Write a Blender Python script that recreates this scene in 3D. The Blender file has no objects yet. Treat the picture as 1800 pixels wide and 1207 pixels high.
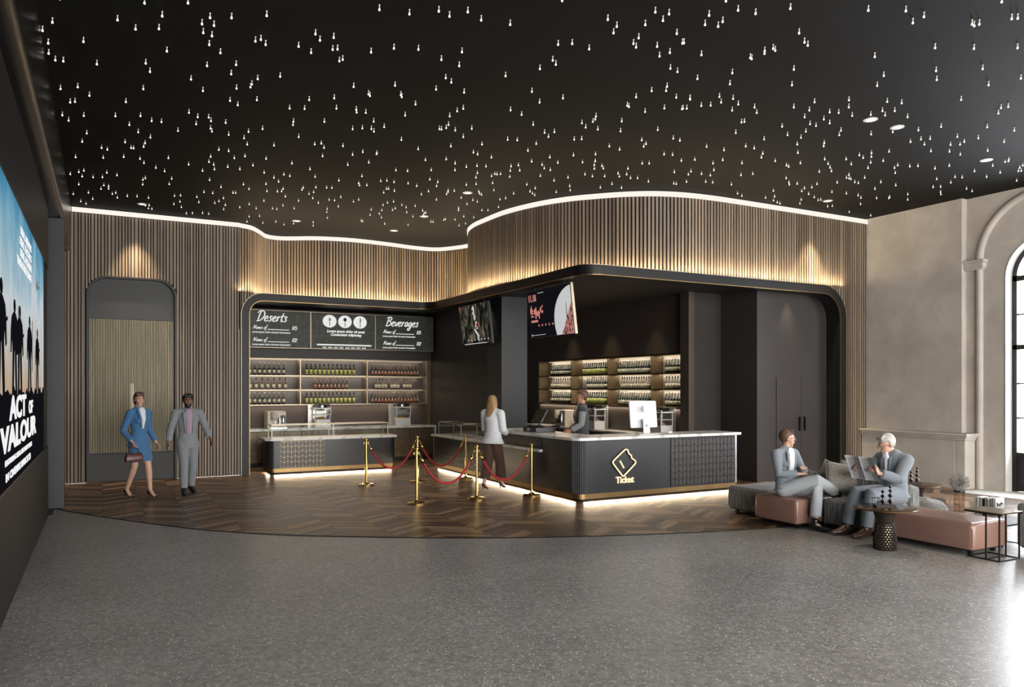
# Cinema foyer: dessert bar, ticket desk and lounge under a star ceiling
EXPO=0.0
WORLD=11
DAYP=450
COVE=12
SHELF=8
PL=5.5
SPOT=110
STARS='''445,496 -2,736 484,475 -8,741 -32,755 347,555 471,489 681,378 65,711 32,729 530,472 214,644 593,442 492,496 623,427 261,622 430,533 284,611 510,493 443,530 240,639 476,515 129,702 273,626 47,747 647,426 102,721 85,730 720,391 724,388 401,564 301,619 12,774 446,542 495,518 -40,807 649,438 80,746 328,614 699,414 705,411 437,556 485,530 90,744 704,415 416,571 498,527 46,775 27,786 -49,830 421,583 83,764 574,501 474,556 176,717 91,767 193,716 448,580 133,753 183,728 129,759 -16,838 594,512 -46,858 493,568 492,569 399,620 451,592 139,762 388,628 91,788 602,515 475,586 168,751 458,597 716,460 787,422 251,711 578,536 751,443 420,622 203,739 273,702 199,742 583,538 575,544 56,823 234,730 313,687 182,759 495,591 103,802 -47,884 579,548 526,580 491,602 682,501 574,562 577,563 214,760 302,713 -42,899 402,661 212,765 -35,898 39,864 -5,890 410,668 121,824 95,841 324,718 520,620 401,685 807,467 635,561 769,493 532,623 44,885 585,598 120,851 378,718 732,527 167,833 324,753 868,462 563,627 147,851 84,886 792,507 334,761 144,869 604,621 666,591 856,489 283,798 750,548 548,659 244,823 -24,968 144,878 131,889 40,940 -41,983 327,787 555,669 99,914 541,677 424,742 358,780 265,836 298,821 -13,990 268,840 301,826 620,654 537,700 578,679 234,866 465,742 594,674 638,651 596,676 872,529 157,914 210,885 759,591 130,931 -28,1019 802,573 24,992 634,666 -33,1024 729,614 448,766 821,568 656,661 323,840 140,941 630,679 621,685 544,726 548,728 943,516 778,606 680,659 721,637 939,522 196,923 588,712 608,702 378,826 245,897 612,700 212,916 608,704 267,890 745,635 430,804 664,679 824,595 837,588 375,837 575,732 270,898 772,628 280,894 783,624 92,995 696,671 955,534 823,610 449,811 325,880 -43,1077 840,603 -20,1067 806,623 41,1035 14,1050 374,857 532,773 103,1006 870,594 759,654 115,1001 786,648 537,782 -37,1095 54,1048 119,1013 570,772 298,919 706,701 244,949 210,967 539,790 65,1046 704,704 136,1011 804,654 530,801 104,1034 785,668 385,886 30,1077 479,835 212,979 797,669 761,691 940,596 993,569 316,932 543,812 387,898 293,950 417,885 122,1043 381,906 304,947 283,959 181,1013 561,811 384,906 630,776 401,901 927,618 840,666 1037,560 86,1072 591,803 803,690 125,1054 310,955 167,1033 517,846 41,1102 904,638 507,854 727,737 -18,1139 887,657 146,1057 853,679 793,711 520,866 421,920 229,1023 997,610 56,1118 817,710 166,1062 1027,600 670,793 973,632 564,853 779,738 964,639 556,859 478,902 353,970 637,818 490,897 683,795 1024,617 -24,1180 1072,592 961,652 27,1155 862,710 51,1147 262,1035 520,898 652,828 174,1087 988,650 835,732 255,1043 456,935 1031,627 1021,634 207,1074 291,1032 614,860 779,771 422,963 873,720 656,838 50,1165 733,798 -1,1198 270,1052 35,1179 38,1179 796,772 387,996 635,865 6,1203 143,1130 765,798 525,930 1092,625 156,1130 1024,664 1049,653 974,693 323,1045 461,973 866,758 342,1040 958,709 825,784 343,1045 470,978 618,899 704,853 1076,654 314,1064 716,849 952,724 593,918 278,1091 180,1144 137,1170 974,721 27,1230 -34,1264 494,982 568,942 837,798 1,1249 968,730 84,1206 168,1161 209,1142 48,1229 440,1021 952,746 925,761 1162,635 760,852 415,1039 797,834 746,865 1007,726 868,801 1170,640 636,926 555,972 1169,644 138,1198 623,940 998,740 346,1090 592,959 54,1249 833,832 909,791 247,1148 713,898 704,903 796,853 460,1034 948,774 980,759 113,1226 146,1210 577,979 322,1116 646,943 547,998 1046,730 900,809 198,1186 1211,642 1173,664 1116,695 1076,718 659,942 494,1030 540,1008 507,1026 1067,725 908,812 166,1212 482,1042 967,786 71,1268 1019,760 1220,651 1054,741 589,993 668,951 1111,714 657,959 702,935 278,1166 184,1216 150,1235 442,1083 474,1066 822,879 602,997 395,1110 -25,1337 562,1021 1239,659 550,1029 135,1252 412,1105 84,1282 1178,694 1237,662 985,798 796,901 971,809 -32,1349 776,916 220,1218 6,1333 1221,680 1080,758 511,1064 704,963 537,1056 820,904 545,1052 890,866 -44,1369 719,961 541,1056 662,992 249,1214 804,916 1026,799 20,1342 879,880 838,904 605,1032 259,1218 538,1069 359,1166 678,995 695,986 -28,1375 716,976 295,1204 1227,704 565,1059 1184,728 0,1365 -13,1372 648,1019 1196,724 520,1088 1062,798 239,1240 1037,812 747,970 60,1339 737,975 955,859 1043,812 97,1323 1050,814 1170,749 460,1133 57,1351 151,1303 1292,694 334,1208 638,1045 402,1172 394,1179 250,1260 775,978 857,935 830,950 477,1141 1108,803 415,1175 1071,823 1048,838 870,933 979,875 1210,751 1081,824 558,1105 367,1210 819,968 438,1172 997,874 824,968 1027,860 96,1360 537,1123 235,1285 732,1018 58,1383 906,928 -34,1432 989,883 203,1305 611,1086 525,1135 382,1214 2,1419 1147,804 372,1221 456,1180 678,1061 485,1165 9,1423 1221,775 173,1340 1212,782 1036,878 312,1268 728,1045 328,1261 336,1258 760,1030 294,1280 635,1100 1030,888 9,1439 1271,762 266,1303 1137,835 -2,1447 418,1221 421,1219 216,1331 295,1294 580,1144 693,1083 513,1182 523,1179 434,1227 997,924 1041,903 245,1331 1295,767 486,1203 267,1320 261,1325 638,1123 562,1165 316,1300 1091,883 1254,796 517,1192 152,1388 679,1105 422,1247 -21,1485 200,1368 196,1370 20,1465 166,1389 648,1132 1121,878 957,966 620,1148 569,1176 15,1475 520,1205 1067,911 312,1316 -44,1508 1219,832 1269,805 483,1228 575,1181 657,1140 1150,877 119,1432 976,975 110,1440 38,1480 53,1474 1029,951 280,1353 366,1312 145,1430 1209,859 1094,922 23,1500 553,1217 71,1476 1022,965 1169,886 187,1417 1196,875 325,1343 1215,865 623,1183 -15,1531 618,1195 1254,856 520,1250 353,1340 399,1315 1119,929 1088,945 578,1222 1117,933 363,1341 1049,972 307,1373 253,1403 183,1444 -34,1561 122,1480 458,1299 395,1333 590,1229 152,1468 1066,979 451,1312 342,1372 178,1461 -26,1576 1077,983 1109,966 581,1253 234,1441 1209,917 114,1505 197,1469 450,1333 480,1317 75,1536 69,1541 290,1422 1176,951 504,1312 1171,957 381,1382 642,1247 128,1524 493,1330 223,1475 581,1290 251,1469 313,1435 75,1563 478,1347 278,1456 368,1411 81,1565 286,1457 199,1505 442,1378 478,1362 636,1279 461,1373 626,1284 588,1306 530,1341 1244,968 374,1437 508,1367 541,1353 540,1357 168,1557 151,1566 141,1574 466,1403 179,1559 543,1370 454,1422 1307,969 268,1531 251,1546 618,1348 531,1395 638,1345 480,1432 388,1486 596,1387 614,1381 596,1395 454,1479 458,1483 306,1569 255,1596 584,1421 580,1423 373,1538 285,1592 648,1405 341,1570 505,1486 326,1589 550,1472 644,1428 381,1571'''
import bpy, math, random
from mathutils import Vector, Matrix, Quaternion
random.seed(7)
PI=math.pi
C=bpy.context.scene.collection
scene=bpy.context.scene

# ------------------------------------------------------------------ materials
MATS={}
def nmat(name):
    m=bpy.data.materials.new(name); m.use_nodes=True
    nt=m.node_tree; nt.nodes.clear()
    out=nt.nodes.new('ShaderNodeOutputMaterial')
    MATS[name]=m
    return m,nt,out
def N(nt,t,**kw):
    n=nt.nodes.new(t)
    for k,v in kw.items(): setattr(n,k,v)
    return n
def pbr(name,col,rough=.5,metal=0.,spec=.5,var=0.,vscale=(4,4,4),bump=0.,bscale=40.,coat=0.,emit=None,estr=0.,rvar=0.,sheen=0.,alpha=1.,trans=0.):
    m,nt,out=nmat(name)
    b=N(nt,'ShaderNodeBsdfPrincipled')
    b.inputs['Base Color'].default_value=(*col,1); b.inputs['Roughness'].default_value=rough
    b.inputs['Metallic'].default_value=metal; b.inputs['Specular IOR Level'].default_value=spec
    b.inputs['Coat Weight'].default_value=coat; b.inputs['Transmission Weight'].default_value=trans
    if sheen: b.inputs['Sheen Weight'].default_value=sheen
    if emit: b.inputs['Emission Color'].default_value=(*emit,1); b.inputs['Emission Strength'].default_value=estr
    tc=N(nt,'ShaderNodeTexCoord')
    if var>0:
        mp=N(nt,'ShaderNodeMapping'); mp.inputs['Scale'].default_value=vscale
        nz=N(nt,'ShaderNodeTexNoise'); nz.inputs['Scale'].default_value=1.; nz.inputs['Detail'].default_value=5
        nt.links.new(tc.outputs['Object'],mp.inputs[0]); nt.links.new(mp.outputs[0],nz.inputs['Vector'])
        mx=N(nt,'ShaderNodeMix',data_type='RGBA')
        mx.inputs[6].default_value=tuple(max(0,c*(1-var)) for c in col)+(1,)
        mx.inputs[7].default_value=tuple(min(1,c*(1+var)) for c in col)+(1,)
        mr=N(nt,'ShaderNodeMapRange'); mr.inputs[1].default_value=.3; mr.inputs[2].default_value=.7
        nt.links.new(nz.outputs[0],mr.inputs[0]); nt.links.new(mr.outputs[0],mx.inputs[0])
        nt.links.new(mx.outputs[2],b.inputs['Base Color'])
    if bump>0:
        nb=N(nt,'ShaderNodeTexNoise'); nb.inputs['Scale'].default_value=bscale; nb.inputs['Detail'].default_value=3
        nt.links.new(tc.outputs['Object'],nb.inputs['Vector'])
        bp=N(nt,'ShaderNodeBump'); bp.inputs['Strength'].default_value=bump; bp.inputs['Distance'].default_value=.01
        nt.links.new(nb.outputs[0],bp.inputs['Height']); nt.links.new(bp.outputs[0],b.inputs['Normal'])
    nt.links.new(b.outputs[0],out.inputs[0])
    return m
def emis(name,col,s,sample=True):
    m,nt,out=nmat(name)
    e=N(nt,'ShaderNodeEmission'); e.inputs[0].default_value=(*col,1); e.inputs[1].default_value=s
    nt.links.new(e.outputs[0],out.inputs[0])
    if not sample: m.cycles.emission_sampling='NONE'
    return m
def math_(nt,op,a,b=None,c=None):
    n=N(nt,'ShaderNodeMath',operation=op)
    for i,x in enumerate((a,b,c)):
        if x is None: continue
        if isinstance(x,(int,float)): n.inputs[i].default_value=x
        else: nt.links.new(x,n.inputs[i])
    return n.outputs[0]

# stone (terrazzo) floor
def mk_terrazzo():
    m,nt,out=nmat('terrazzo'); b=N(nt,'ShaderNodeBsdfPrincipled'); tc=N(nt,'ShaderNodeTexCoord')
    P0=tc.outputs['Object']; mp0=N(nt,'ShaderNodeMapping'); mp0.inputs['Location'].default_value=(0,0,.413); nt.links.new(P0,mp0.inputs[0]); P=mp0.outputs[0]
    big=N(nt,'ShaderNodeTexNoise'); big.inputs['Scale'].default_value=.9; big.inputs['Detail'].default_value=4
    nt.links.new(P,big.inputs['Vector'])
    rb=N(nt,'ShaderNodeValToRGB'); rb.color_ramp.elements[0].position=.3; rb.color_ramp.elements[1].position=.7
    rb.color_ramp.elements[0].color=(.28,.268,.258,1); rb.color_ramp.elements[1].color=(.36,.346,.334,1)
    nt.links.new(big.outputs[0],rb.inputs[0])
    fine=N(nt,'ShaderNodeTexNoise'); fine.inputs['Scale'].default_value=28; fine.inputs['Detail'].default_value=3
    nt.links.new(P,fine.inputs['Vector'])
    rf=N(nt,'ShaderNodeValToRGB'); rf.color_ramp.elements[0].position=.35; rf.color_ramp.elements[1].position=.68
    rf.color_ramp.elements[0].color=(.72,.72,.72,1); rf.color_ramp.elements[1].color=(1.22,1.22,1.22,1)
    nt.links.new(fine.outputs[0],rf.inputs[0])
    mul=N(nt,'ShaderNodeMix',data_type='RGBA',blend_type='MULTIPLY'); mul.inputs[0].default_value=1
    nt.links.new(rb.outputs[0],mul.inputs[6]); nt.links.new(rf.outputs[0],mul.inputs[7])
    last=mul.outputs[2]
    for sc,th,col in ((46,.22,(.74,.72,.69,1)),(26,.13,(.80,.78,.75,1)),(36,.15,(.11,.105,.10,1))):
        v=N(nt,'ShaderNodeTexVoronoi'); v.inputs['Scale'].default_value=sc
        mp=N(nt,'ShaderNodeMapping'); mp.inputs['Location'].default_value=(sc,sc*.3,.37)
        nt.links.new(P,mp.inputs[0]); nt.links.new(mp.outputs[0],v.inputs['Vector'])
        # only some cells carry a chip, chip size varies by cell
        sp=N(nt,'ShaderNodeSeparateColor'); nt.links.new(v.outputs['Color'],sp.inputs[0])
        size=math_(nt,'MULTIPLY',sp.outputs[0],th*1.7)
        lt=math_(nt,'LESS_THAN',v.outputs['Distance'],size)
        gate=math_(nt,'GREATER_THAN',sp.outputs[1],.45)
        f=math_(nt,'MULTIPLY',lt,gate)
        mx=N(nt,'ShaderNodeMix',data_type='RGBA'); nt.links.new(f,mx.inputs[0]); nt.links.new(last,mx.inputs[6]); mx.inputs[7].default_value=col
        last=mx.outputs[2]
    nt.links.new(last,b.inputs['Base Color'])
    rr=N(nt,'ShaderNodeMapRange'); rr.inputs[1].default_value=.3; rr.inputs[2].default_value=.7; rr.inputs[3].default_value=.285; rr.inputs[4].default_value=.35
    nt.links.new(big.outputs[0],rr.inputs[0]); nt.links.new(rr.outputs[0],b.inputs['Roughness'])
    nb=N(nt,'ShaderNodeTexNoise'); nb.inputs['Scale'].default_value=9; nt.links.new(P,nb.inputs['Vector'])
    bp=N(nt,'ShaderNodeBump'); bp.inputs['Strength'].default_value=.0; bp.inputs['Distance'].default_value=.01
    nt.links.new(nb.outputs[0],bp.inputs['Height']); nt.links.new(bp.outputs[0],b.inputs['Normal'])
    nt.links.new(b.outputs[0],out.inputs[0])
mk_terrazzo()
# chevron oak floor
def mk_chevron():
    m,nt,out=nmat('chevron_wood'); b=N(nt,'ShaderNodeBsdfPrincipled'); tc=N(nt,'ShaderNodeTexCoord')
    sx=N(nt,'ShaderNodeSeparateXYZ'); nt.links.new(tc.outputs['Object'],sx.inputs[0]); X,Y=sx.outputs[0],sx.outputs[1]
    W=.52; PW=.125
    cx=math_(nt,'DIVIDE',X,W); col=math_(nt,'FLOOR',cx); fx=math_(nt,'FRACT',cx)
    par=math_(nt,'MODULO',math_(nt,'ABSOLUTE',col),2.0)
    fl=math_(nt,'SUBTRACT',1.0,fx)
    tri=math_(nt,'ADD',math_(nt,'MULTIPLY',fx,par),math_(nt,'MULTIPLY',fl,math_(nt,'SUBTRACT',1.0,par)))
    v=math_(nt,'DIVIDE',math_(nt,'ADD',Y,math_(nt,'MULTIPLY',tri,W*.62)),PW)
    row=math_(nt,'FLOOR',v); fy=math_(nt,'FRACT',v)
    cmb=N(nt,'ShaderNodeCombineXYZ'); nt.links.new(col,cmb.inputs[0]); nt.links.new(row,cmb.inputs[1])
    wn=N(nt,'ShaderNodeTexWhiteNoise'); wn.noise_dimensions='3D'; nt.links.new(cmb.outputs[0],wn.inputs['Vector'])
    # grain runs along the board
    g=N(nt,'ShaderNodeCombineXYZ')
    nt.links.new(math_(nt,'MULTIPLY',X,1.6),g.inputs[0]); nt.links.new(math_(nt,'MULTIPLY',v,5.2),g.inputs[1])
    nt.links.new(math_(nt,'MULTIPLY',wn.outputs['Value'],37.),g.inputs[2])
    gn=N(nt,'ShaderNodeTexNoise'); gn.inputs['Scale'].default_value=1.3; gn.inputs['Detail'].default_value=6; gn.inputs['Roughness'].default_value=.65
    nt.links.new(g.outputs[0],gn.inputs['Vector'])
    t=math_(nt,'ADD',math_(nt,'MULTIPLY',wn.outputs['Value'],.38),math_(nt,'ADD',math_(nt,'MULTIPLY',gn.outputs[0],1.15),-.14))
    r=N(nt,'ShaderNodeValToRGB'); e=r.color_ramp.elements
    e[0].position=.28; e[0].color=(.022,.0125,.0085,1); e[1].position=.80; e[1].color=(.40,.245,.15,1)
    k=e.new(.5); k.color=(.062,.035,.021,1); k=e.new(.68); k.color=(.125,.072,.043,1)
    nt.links.new(t,r.inputs[0])
    gap=math_(nt,'MAXIMUM',math_(nt,'LESS_THAN',fy,.025),math_(nt,'MAXIMUM',math_(nt,'LESS_THAN',fx,.006),math_(nt,'GREATER_THAN',fx,.994)))
    mx=N(nt,'ShaderNodeMix',data_type='RGBA'); nt.links.new(gap,mx.inputs[0]); nt.links.new(r.outputs[0],mx.inputs[6]); mx.inputs[7].default_value=(.012,.008,.006,1)
    nt.links.new(mx.outputs[2],b.inputs['Base Color']); 
    rr=N(nt,'ShaderNodeMapRange'); rr.inputs[3].default_value=.285; rr.inputs[4].default_value=.42
    nt.links.new(gn.outputs[0],rr.inputs[0]); nt.links.new(rr.outputs[0],b.inputs['Roughness'])
    nt.links.new(b.outputs[0],out.inputs[0])
mk_chevron()
# walnut slats: colour varies from slat to slat
def mk_slat(name,dark,light,period,rough=.5):
    m,nt,out=nmat(name); b=N(nt,'ShaderNodeBsdfPrincipled'); tc=N(nt,'ShaderNodeTexCoord')
    at=N(nt,'ShaderNodeAttribute'); at.attribute_name='slat'
    mp=N(nt,'ShaderNodeMapping'); mp.inputs['Scale'].default_value=(40,40,1.6); nt.links.new(tc.outputs['Object'],mp.inputs[0])
    n=N(nt,'ShaderNodeTexNoise'); n.inputs['Scale'].default_value=1; n.inputs['Detail'].default_value=6; nt.links.new(mp.outputs[0],n.inputs['Vector'])
    t=math_(nt,'ADD',math_(nt,'MULTIPLY',at.outputs['Fac'],.4),math_(nt,'MULTIPLY',n.outputs[0],.6))
    r=N(nt,'ShaderNodeValToRGB'); e=r.color_ramp.elements; e[0].position=.2; e[0].color=(*dark,1); e[1].position=.8; e[1].color=(*light,1)
    nt.links.new(t,r.inputs[0]); nt.links.new(r.outputs[0],b.inputs['Base Color']); b.inputs['Roughness'].default_value=rough
    nt.links.new(b.outputs[0],out.inputs[0])
mk_slat('walnut_slat',(.125,.092,.066),(.33,.255,.19),.065)
# marble
def mk_marble():
    m,nt,out=nmat('marble'); b=N(nt,'ShaderNodeBsdfPrincipled'); tc=N(nt,'ShaderNodeTexCoord')
    mp=N(nt,'ShaderNodeMapping'); mp.inputs['Rotation'].default_value=(0,0,.6); nt.links.new(tc.outputs['Object'],mp.inputs[0])
    w=N(nt,'ShaderNodeTexWave'); w.inputs['Scale'].default_value=.8; w.inputs['Distortion'].default_value=9; w.inputs['Detail'].default_value=5; w.inputs['Detail Scale'].default_value=1.2
    nt.links.new(mp.outputs[0],w.inputs['Vector'])
    r=N(nt,'ShaderNodeValToRGB'); e=r.color_ramp.elements; e[0].position=.0; e[0].color=(.60,.59,.57,1); e[1].position=.13; e[1].color=(.88,.87,.85,1)
    nt.links.new(w.outputs[0],r.inputs[0]); nt.links.new(r.outputs[0],b.inputs['Base Color']); b.inputs['Roughness'].default_value=.18
    nt.links.new(b.outputs[0],out.inputs[0])
mk_marble()
def mk_plaster():
    m,nt,out=nmat('stone_plaster'); b=N(nt,'ShaderNodeBsdfPrincipled'); tc=N(nt,'ShaderNodeTexCoord')
    n=N(nt,'ShaderNodeTexNoise'); n.inputs['Scale'].default_value=1.4; n.inputs['Detail'].default_value=9; n.inputs['Roughness'].default_value=.62; n.inputs['Distortion'].default_value=.4
    nt.links.new(tc.outputs['Object'],n.inputs['Vector'])
    r=N(nt,'ShaderNodeValToRGB'); e=r.color_ramp.elements; e[0].position=.32; e[0].color=(.47,.43,.38,1); e[1].position=.68; e[1].color=(.64,.595,.54,1)
    nt.links.new(n.outputs[0],r.inputs[0]); nt.links.new(r.outputs[0],b.inputs['Base Color']); b.inputs['Roughness'].default_value=.75
    bp=N(nt,'ShaderNodeBump'); bp.inputs['Strength'].default_value=.25; bp.inputs['Distance'].default_value=.02
    nt.links.new(n.outputs[0],bp.inputs['Height']); nt.links.new(bp.outputs[0],b.inputs['Normal'])
    nt.links.new(b.outputs[0],out.inputs[0])
mk_plaster()
def mk_fabric(name,a,bb,scale=(90,90,6)):
    m,nt,out=nmat(name); b=N(nt,'ShaderNodeBsdfPrincipled'); tc=N(nt,'ShaderNodeTexCoord')
    mp=N(nt,'ShaderNodeMapping'); mp.inputs['Scale'].default_value=scale; nt.links.new(tc.outputs['Object'],mp.inputs[0])
    n=N(nt,'ShaderNodeTexNoise'); n.inputs['Scale'].default_value=1; n.inputs['Detail'].default_value=3; nt.links.new(mp.outputs[0],n.inputs['Vector'])
    r=N(nt,'ShaderNodeValToRGB'); e=r.color_ramp.elements; e[0].position=.38; e[0].color=(*a,1); e[1].position=.66; e[1].color=(*bb,1)
    nt.links.new(n.outputs[0],r.inputs[0]); nt.links.new(r.outputs[0],b.inputs['Base Color']); b.inputs['Roughness'].default_value=.85; b.inputs['Sheen Weight'].default_value=.2
    bp=N(nt,'ShaderNodeBump'); bp.inputs['Strength'].default_value=.4; bp.inputs['Distance'].default_value=.004
    nt.links.new(n.outputs[0],bp.inputs['Height']); nt.links.new(bp.outputs[0],b.inputs['Normal'])
    nt.links.new(b.outputs[0],out.inputs[0])
mk_fabric('grey_boucle',(.085,.088,.088),(.30,.305,.30))
mk_fabric('pillow_linen',(.20,.19,.17),(.34,.325,.30),(60,60,60))
mk_fabric('suit_blue',(.038,.125,.27),(.050,.155,.32),(260,260,260))
mk_fabric('suit_grey',(.20,.215,.235),(.235,.25,.27),(260,260,260))
mk_fabric('suit_bluegrey',(.165,.195,.23),(.20,.232,.27),(260,260,260))
mk_fabric('trouser_pale',(.38,.41,.45),(.43,.46,.50),(260,260,260))
mk_fabric('vest_dark',(.035,.035,.042),(.05,.05,.058),(260,260,260))
mk_fabric('brown_cloth',(.065,.031,.019),(.09,.043,.026),(260,260,260))
pbr('ceiling_black',(.0085,.0082,.008),.7,spec=.12,var=.1,vscale=(1,1,1))
pbr('satin_black',(.009,.0095,.0105),.5,spec=.2,var=.12,vscale=(2,2,2))
pbr('graphite',(.018,.019,.022),.42,spec=.4,var=.1,vscale=(2,2,2))
pbr('frame_black',(.008,.0085,.0095),.45,spec=.3,var=.1,vscale=(3,3,3))
pbr('counter_face',(.026,.028,.033),.33,var=.08,vscale=(2,2,2))
pbr('tile_black',(.040,.037,.035),.45,var=.2,vscale=(8,8,8))
pbr('groove_gold',(.42,.32,.17),.35,1.)
pbr('groove_dark',(.004,.004,.004),.6)
pbr('slat_back',(.018,.013,.010),.8,var=.2)
pbr('wall_taupe',(.028,.024,.022),.55,var=.12,vscale=(1.5,1.5,1.5))
pbr('wall_taupe_cool',(.042,.037,.037),.6,var=.1,vscale=(1.5,1.5,1.5)); pbr('niche_brass',(.10,.068,.034),.4,.4,var=.2,vscale=(6,6,6)); pbr('wall_taupe_warm',(.066,.050,.041),.6,var=.12,vscale=(1.5,1.5,1.5))
pbr('niche_metal',(.16,.12,.08),.4,.6,var=.2,vscale=(6,6,6))
pbr('niche_back',(.06,.056,.055),.5,var=.1); pbr('niche_back_lit',(.24,.225,.20),.5,var=.1)  # last one is a paler back panel, strip glow put into its colour
pbr('champagne',(.38,.315,.24),.42,1.,var=.08)
pbr('brass_dark',(.28,.185,.085),.38,1.,var=.12)
pbr('brass',(.80,.56,.20),.2,1.,var=.05)
pbr('panel_black',(.007,.0072,.008),.45,spec=.22); pbr('beam_metal',(.10,.088,.08),.27,1.,var=.15,vscale=(1,.6,4))
pbr('slat_gold',(.25,.222,.155),.45,.6,var=.25,vscale=(30,30,1))
pbr('chrome',(.75,.75,.76),.12,1.)
pbr('silver',(.62,.63,.66),.3,1.)
pbr('imac_silver',(.60,.61,.63),.35,.15)
pbr('white_paint',(.78,.78,.77),.35)
pbr('apple_white',(.95,.95,.95),.3)
pbr('cream_enamel',(.60,.54,.45),.3,var=.05)
pbr('stone_trim',(.56,.525,.48),.7,var=.08,vscale=(3,3,3),bump=.1)
pbr('reveal_white',(.66,.65,.62),.7,var=.04)
pbr('iron_black',(.010,.010,.010),.4,.3)
pbr('leather_pink',(.27,.155,.125),.28,var=.08,vscale=(3,3,3),bump=.15,bscale=18)
pbr('bronze_top',(.15,.085,.035),.18,.85,var=.1)
pbr('bronze_dark',(.018,.012,.009),.55,0.,spec=.3)
pbr('red_velvet',(.33,.006,.014),.6,sheen=.1,var=.15,vscale=(20,20,20))
pbr('rubber',(.012,.012,.012),.7)
pbr('skin_light',(.52,.31,.23),.5,var=.05,vscale=(12,12,12))
pbr('skin_tan',(.40,.20,.13),.5,var=.05,vscale=(12,12,12))
pbr('skin_dark',(.17,.085,.055),.5,var=.06,vscale=(12,12,12))
pbr('lips',(.32,.09,.08),.45)
pbr('eye_dark',(.02,.015,.012),.2)
pbr('hair_brown',(.07,.034,.02),.5,var=.3,vscale=(80,80,12))
pbr('hair_black',(.008,.007,.007),.6,var=.3,vscale=(80,80,12))
pbr('hair_blond',(.34,.2,.085),.5,var=.3,vscale=(80,80,8))
pbr('hair_grey',(.42,.41,.40),.55,var=.3,vscale=(80,80,12))
pbr('hair_short_brown',(.10,.05,.028),.55,var=.3,vscale=(80,80,12))
pbr('cloth_white',(.66,.68,.72),.8,var=.05,vscale=(20,20,20))
pbr('cloth_lilac',(.34,.25,.33),.8,var=.05)
pbr('shoe_black',(.01,.01,.012),.25)
pbr('shoe_brown',(.045,.022,.013),.3)
pbr('bag_maroon',(.07,.014,.012),.35,var=.1)
pbr('tie_dark',(.03,.05,.07),.6)
pbr('paper',(.66,.68,.71),.7,var=.06,vscale=(10,10,60))
pbr('ink_grey',(.24,.25,.265),.8)
pbr('glass_dark_green',(.012,.018,.009),.06,spec=.8,coat=.4)
pbr('glass_amber',(.045,.018,.006),.06,spec=.8,coat=.4)
pbr('label_cream',(.62,.57,.44),.6); pbr('label_yellow',(.52,.53,.16),.55); pbr('label_red',(.50,.22,.13),.55)
pbr('foil_grey',(.55,.53,.50),.3,.7); pbr('foil_black',(.02,.02,.02),.35)
pbr('foil_rose',(.55,.40,.33),.3,.7)
pbr('chalkboard',(.062,.068,.056),.6,var=.35,vscale=(9,9,9))
pbr('black_plastic',(.012,.012,.013),.3)
pbr('screen_off',(.01,.01,.012),.12)
pbr('book_cream',(.62,.60,.53),.7); pbr('book_white',(.75,.75,.75),.6); pbr('book_black',(.012,.012,.012),.5); pbr('book_grey',(.38,.38,.38),.7)
pbr('flower_grey',(.24,.235,.25),.6,var=.3,vscale=(40,40,40)); pbr('flower_gold',(.26,.23,.17),.5)
pbr('syrup_purple',(.22,.14,.32),.4)
pbr('popcorn',(.5,.25,.06),.6,var=.4,vscale=(60,60,60))
def mk_glass(name,tint,refl=.12):
    m,nt,out=nmat(name)
    t=N(nt,'ShaderNodeBsdfTransparent'); t.inputs[0].default_value=(*tint,1)
    g=N(nt,'ShaderNodeBsdfGlossy'); g.inputs['Roughness'].default_value=.03
    lw=N(nt,'ShaderNodeLayerWeight'); lw.inputs[0].default_value=.5
    fac=math_(nt,'ADD',math_(nt,'MULTIPLY',math_(nt,'POWER',lw.outputs['Facing'],4.5),.55),.025)
    mx=N(nt,'ShaderNodeMixShader'); nt.links.new(fac,mx.inputs[0]); nt.links.new(t.outputs[0],mx.inputs[1]); nt.links.new(g.outputs[0],mx.inputs[2])
    nt.links.new(mx.outputs[0],out.inputs[0])
mk_glass('glass_clear',(.93,.95,.95)); mk_glass('glass_smoke',(.93,.88,.85)); mk_glass('glass_pane',(.97,.98,1.),.08)
emis('band_light',(1.,.93,.83),1.0)
emis('star_light',(1.,.95,.88),1.5,False)
emis('disc_light',(1.,.95,.86),1.1,False)
emis('logo_light',(1.,.80,.50),1.25)
emis('chalk_glow',(.9,.9,.88),.9,False)  # chalk marks are no lamp; their brightness is put in as emission
emis('led_strip',(1.,.80,.52),1.3,False)
emis('screen_black',(.006,.006,.008),1.,False); emis('screen_white',(.55,.56,.56),1.,False); emis('screen_white2',(.9,.9,.9),1.,False)
emis('screen_pink',(.6,.22,.18),1.,False); emis('screen_red',(.5,.05,.05),1.,False); emis('screen_rose',(.42,.17,.15),1.,False)
emis('screen_grey',(.16,.16,.16),1.,False); emis('screen_tan',(.13,.10,.065),1.,False); emis('screen_green',(.02,.035,.02),1.,False)
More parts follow.
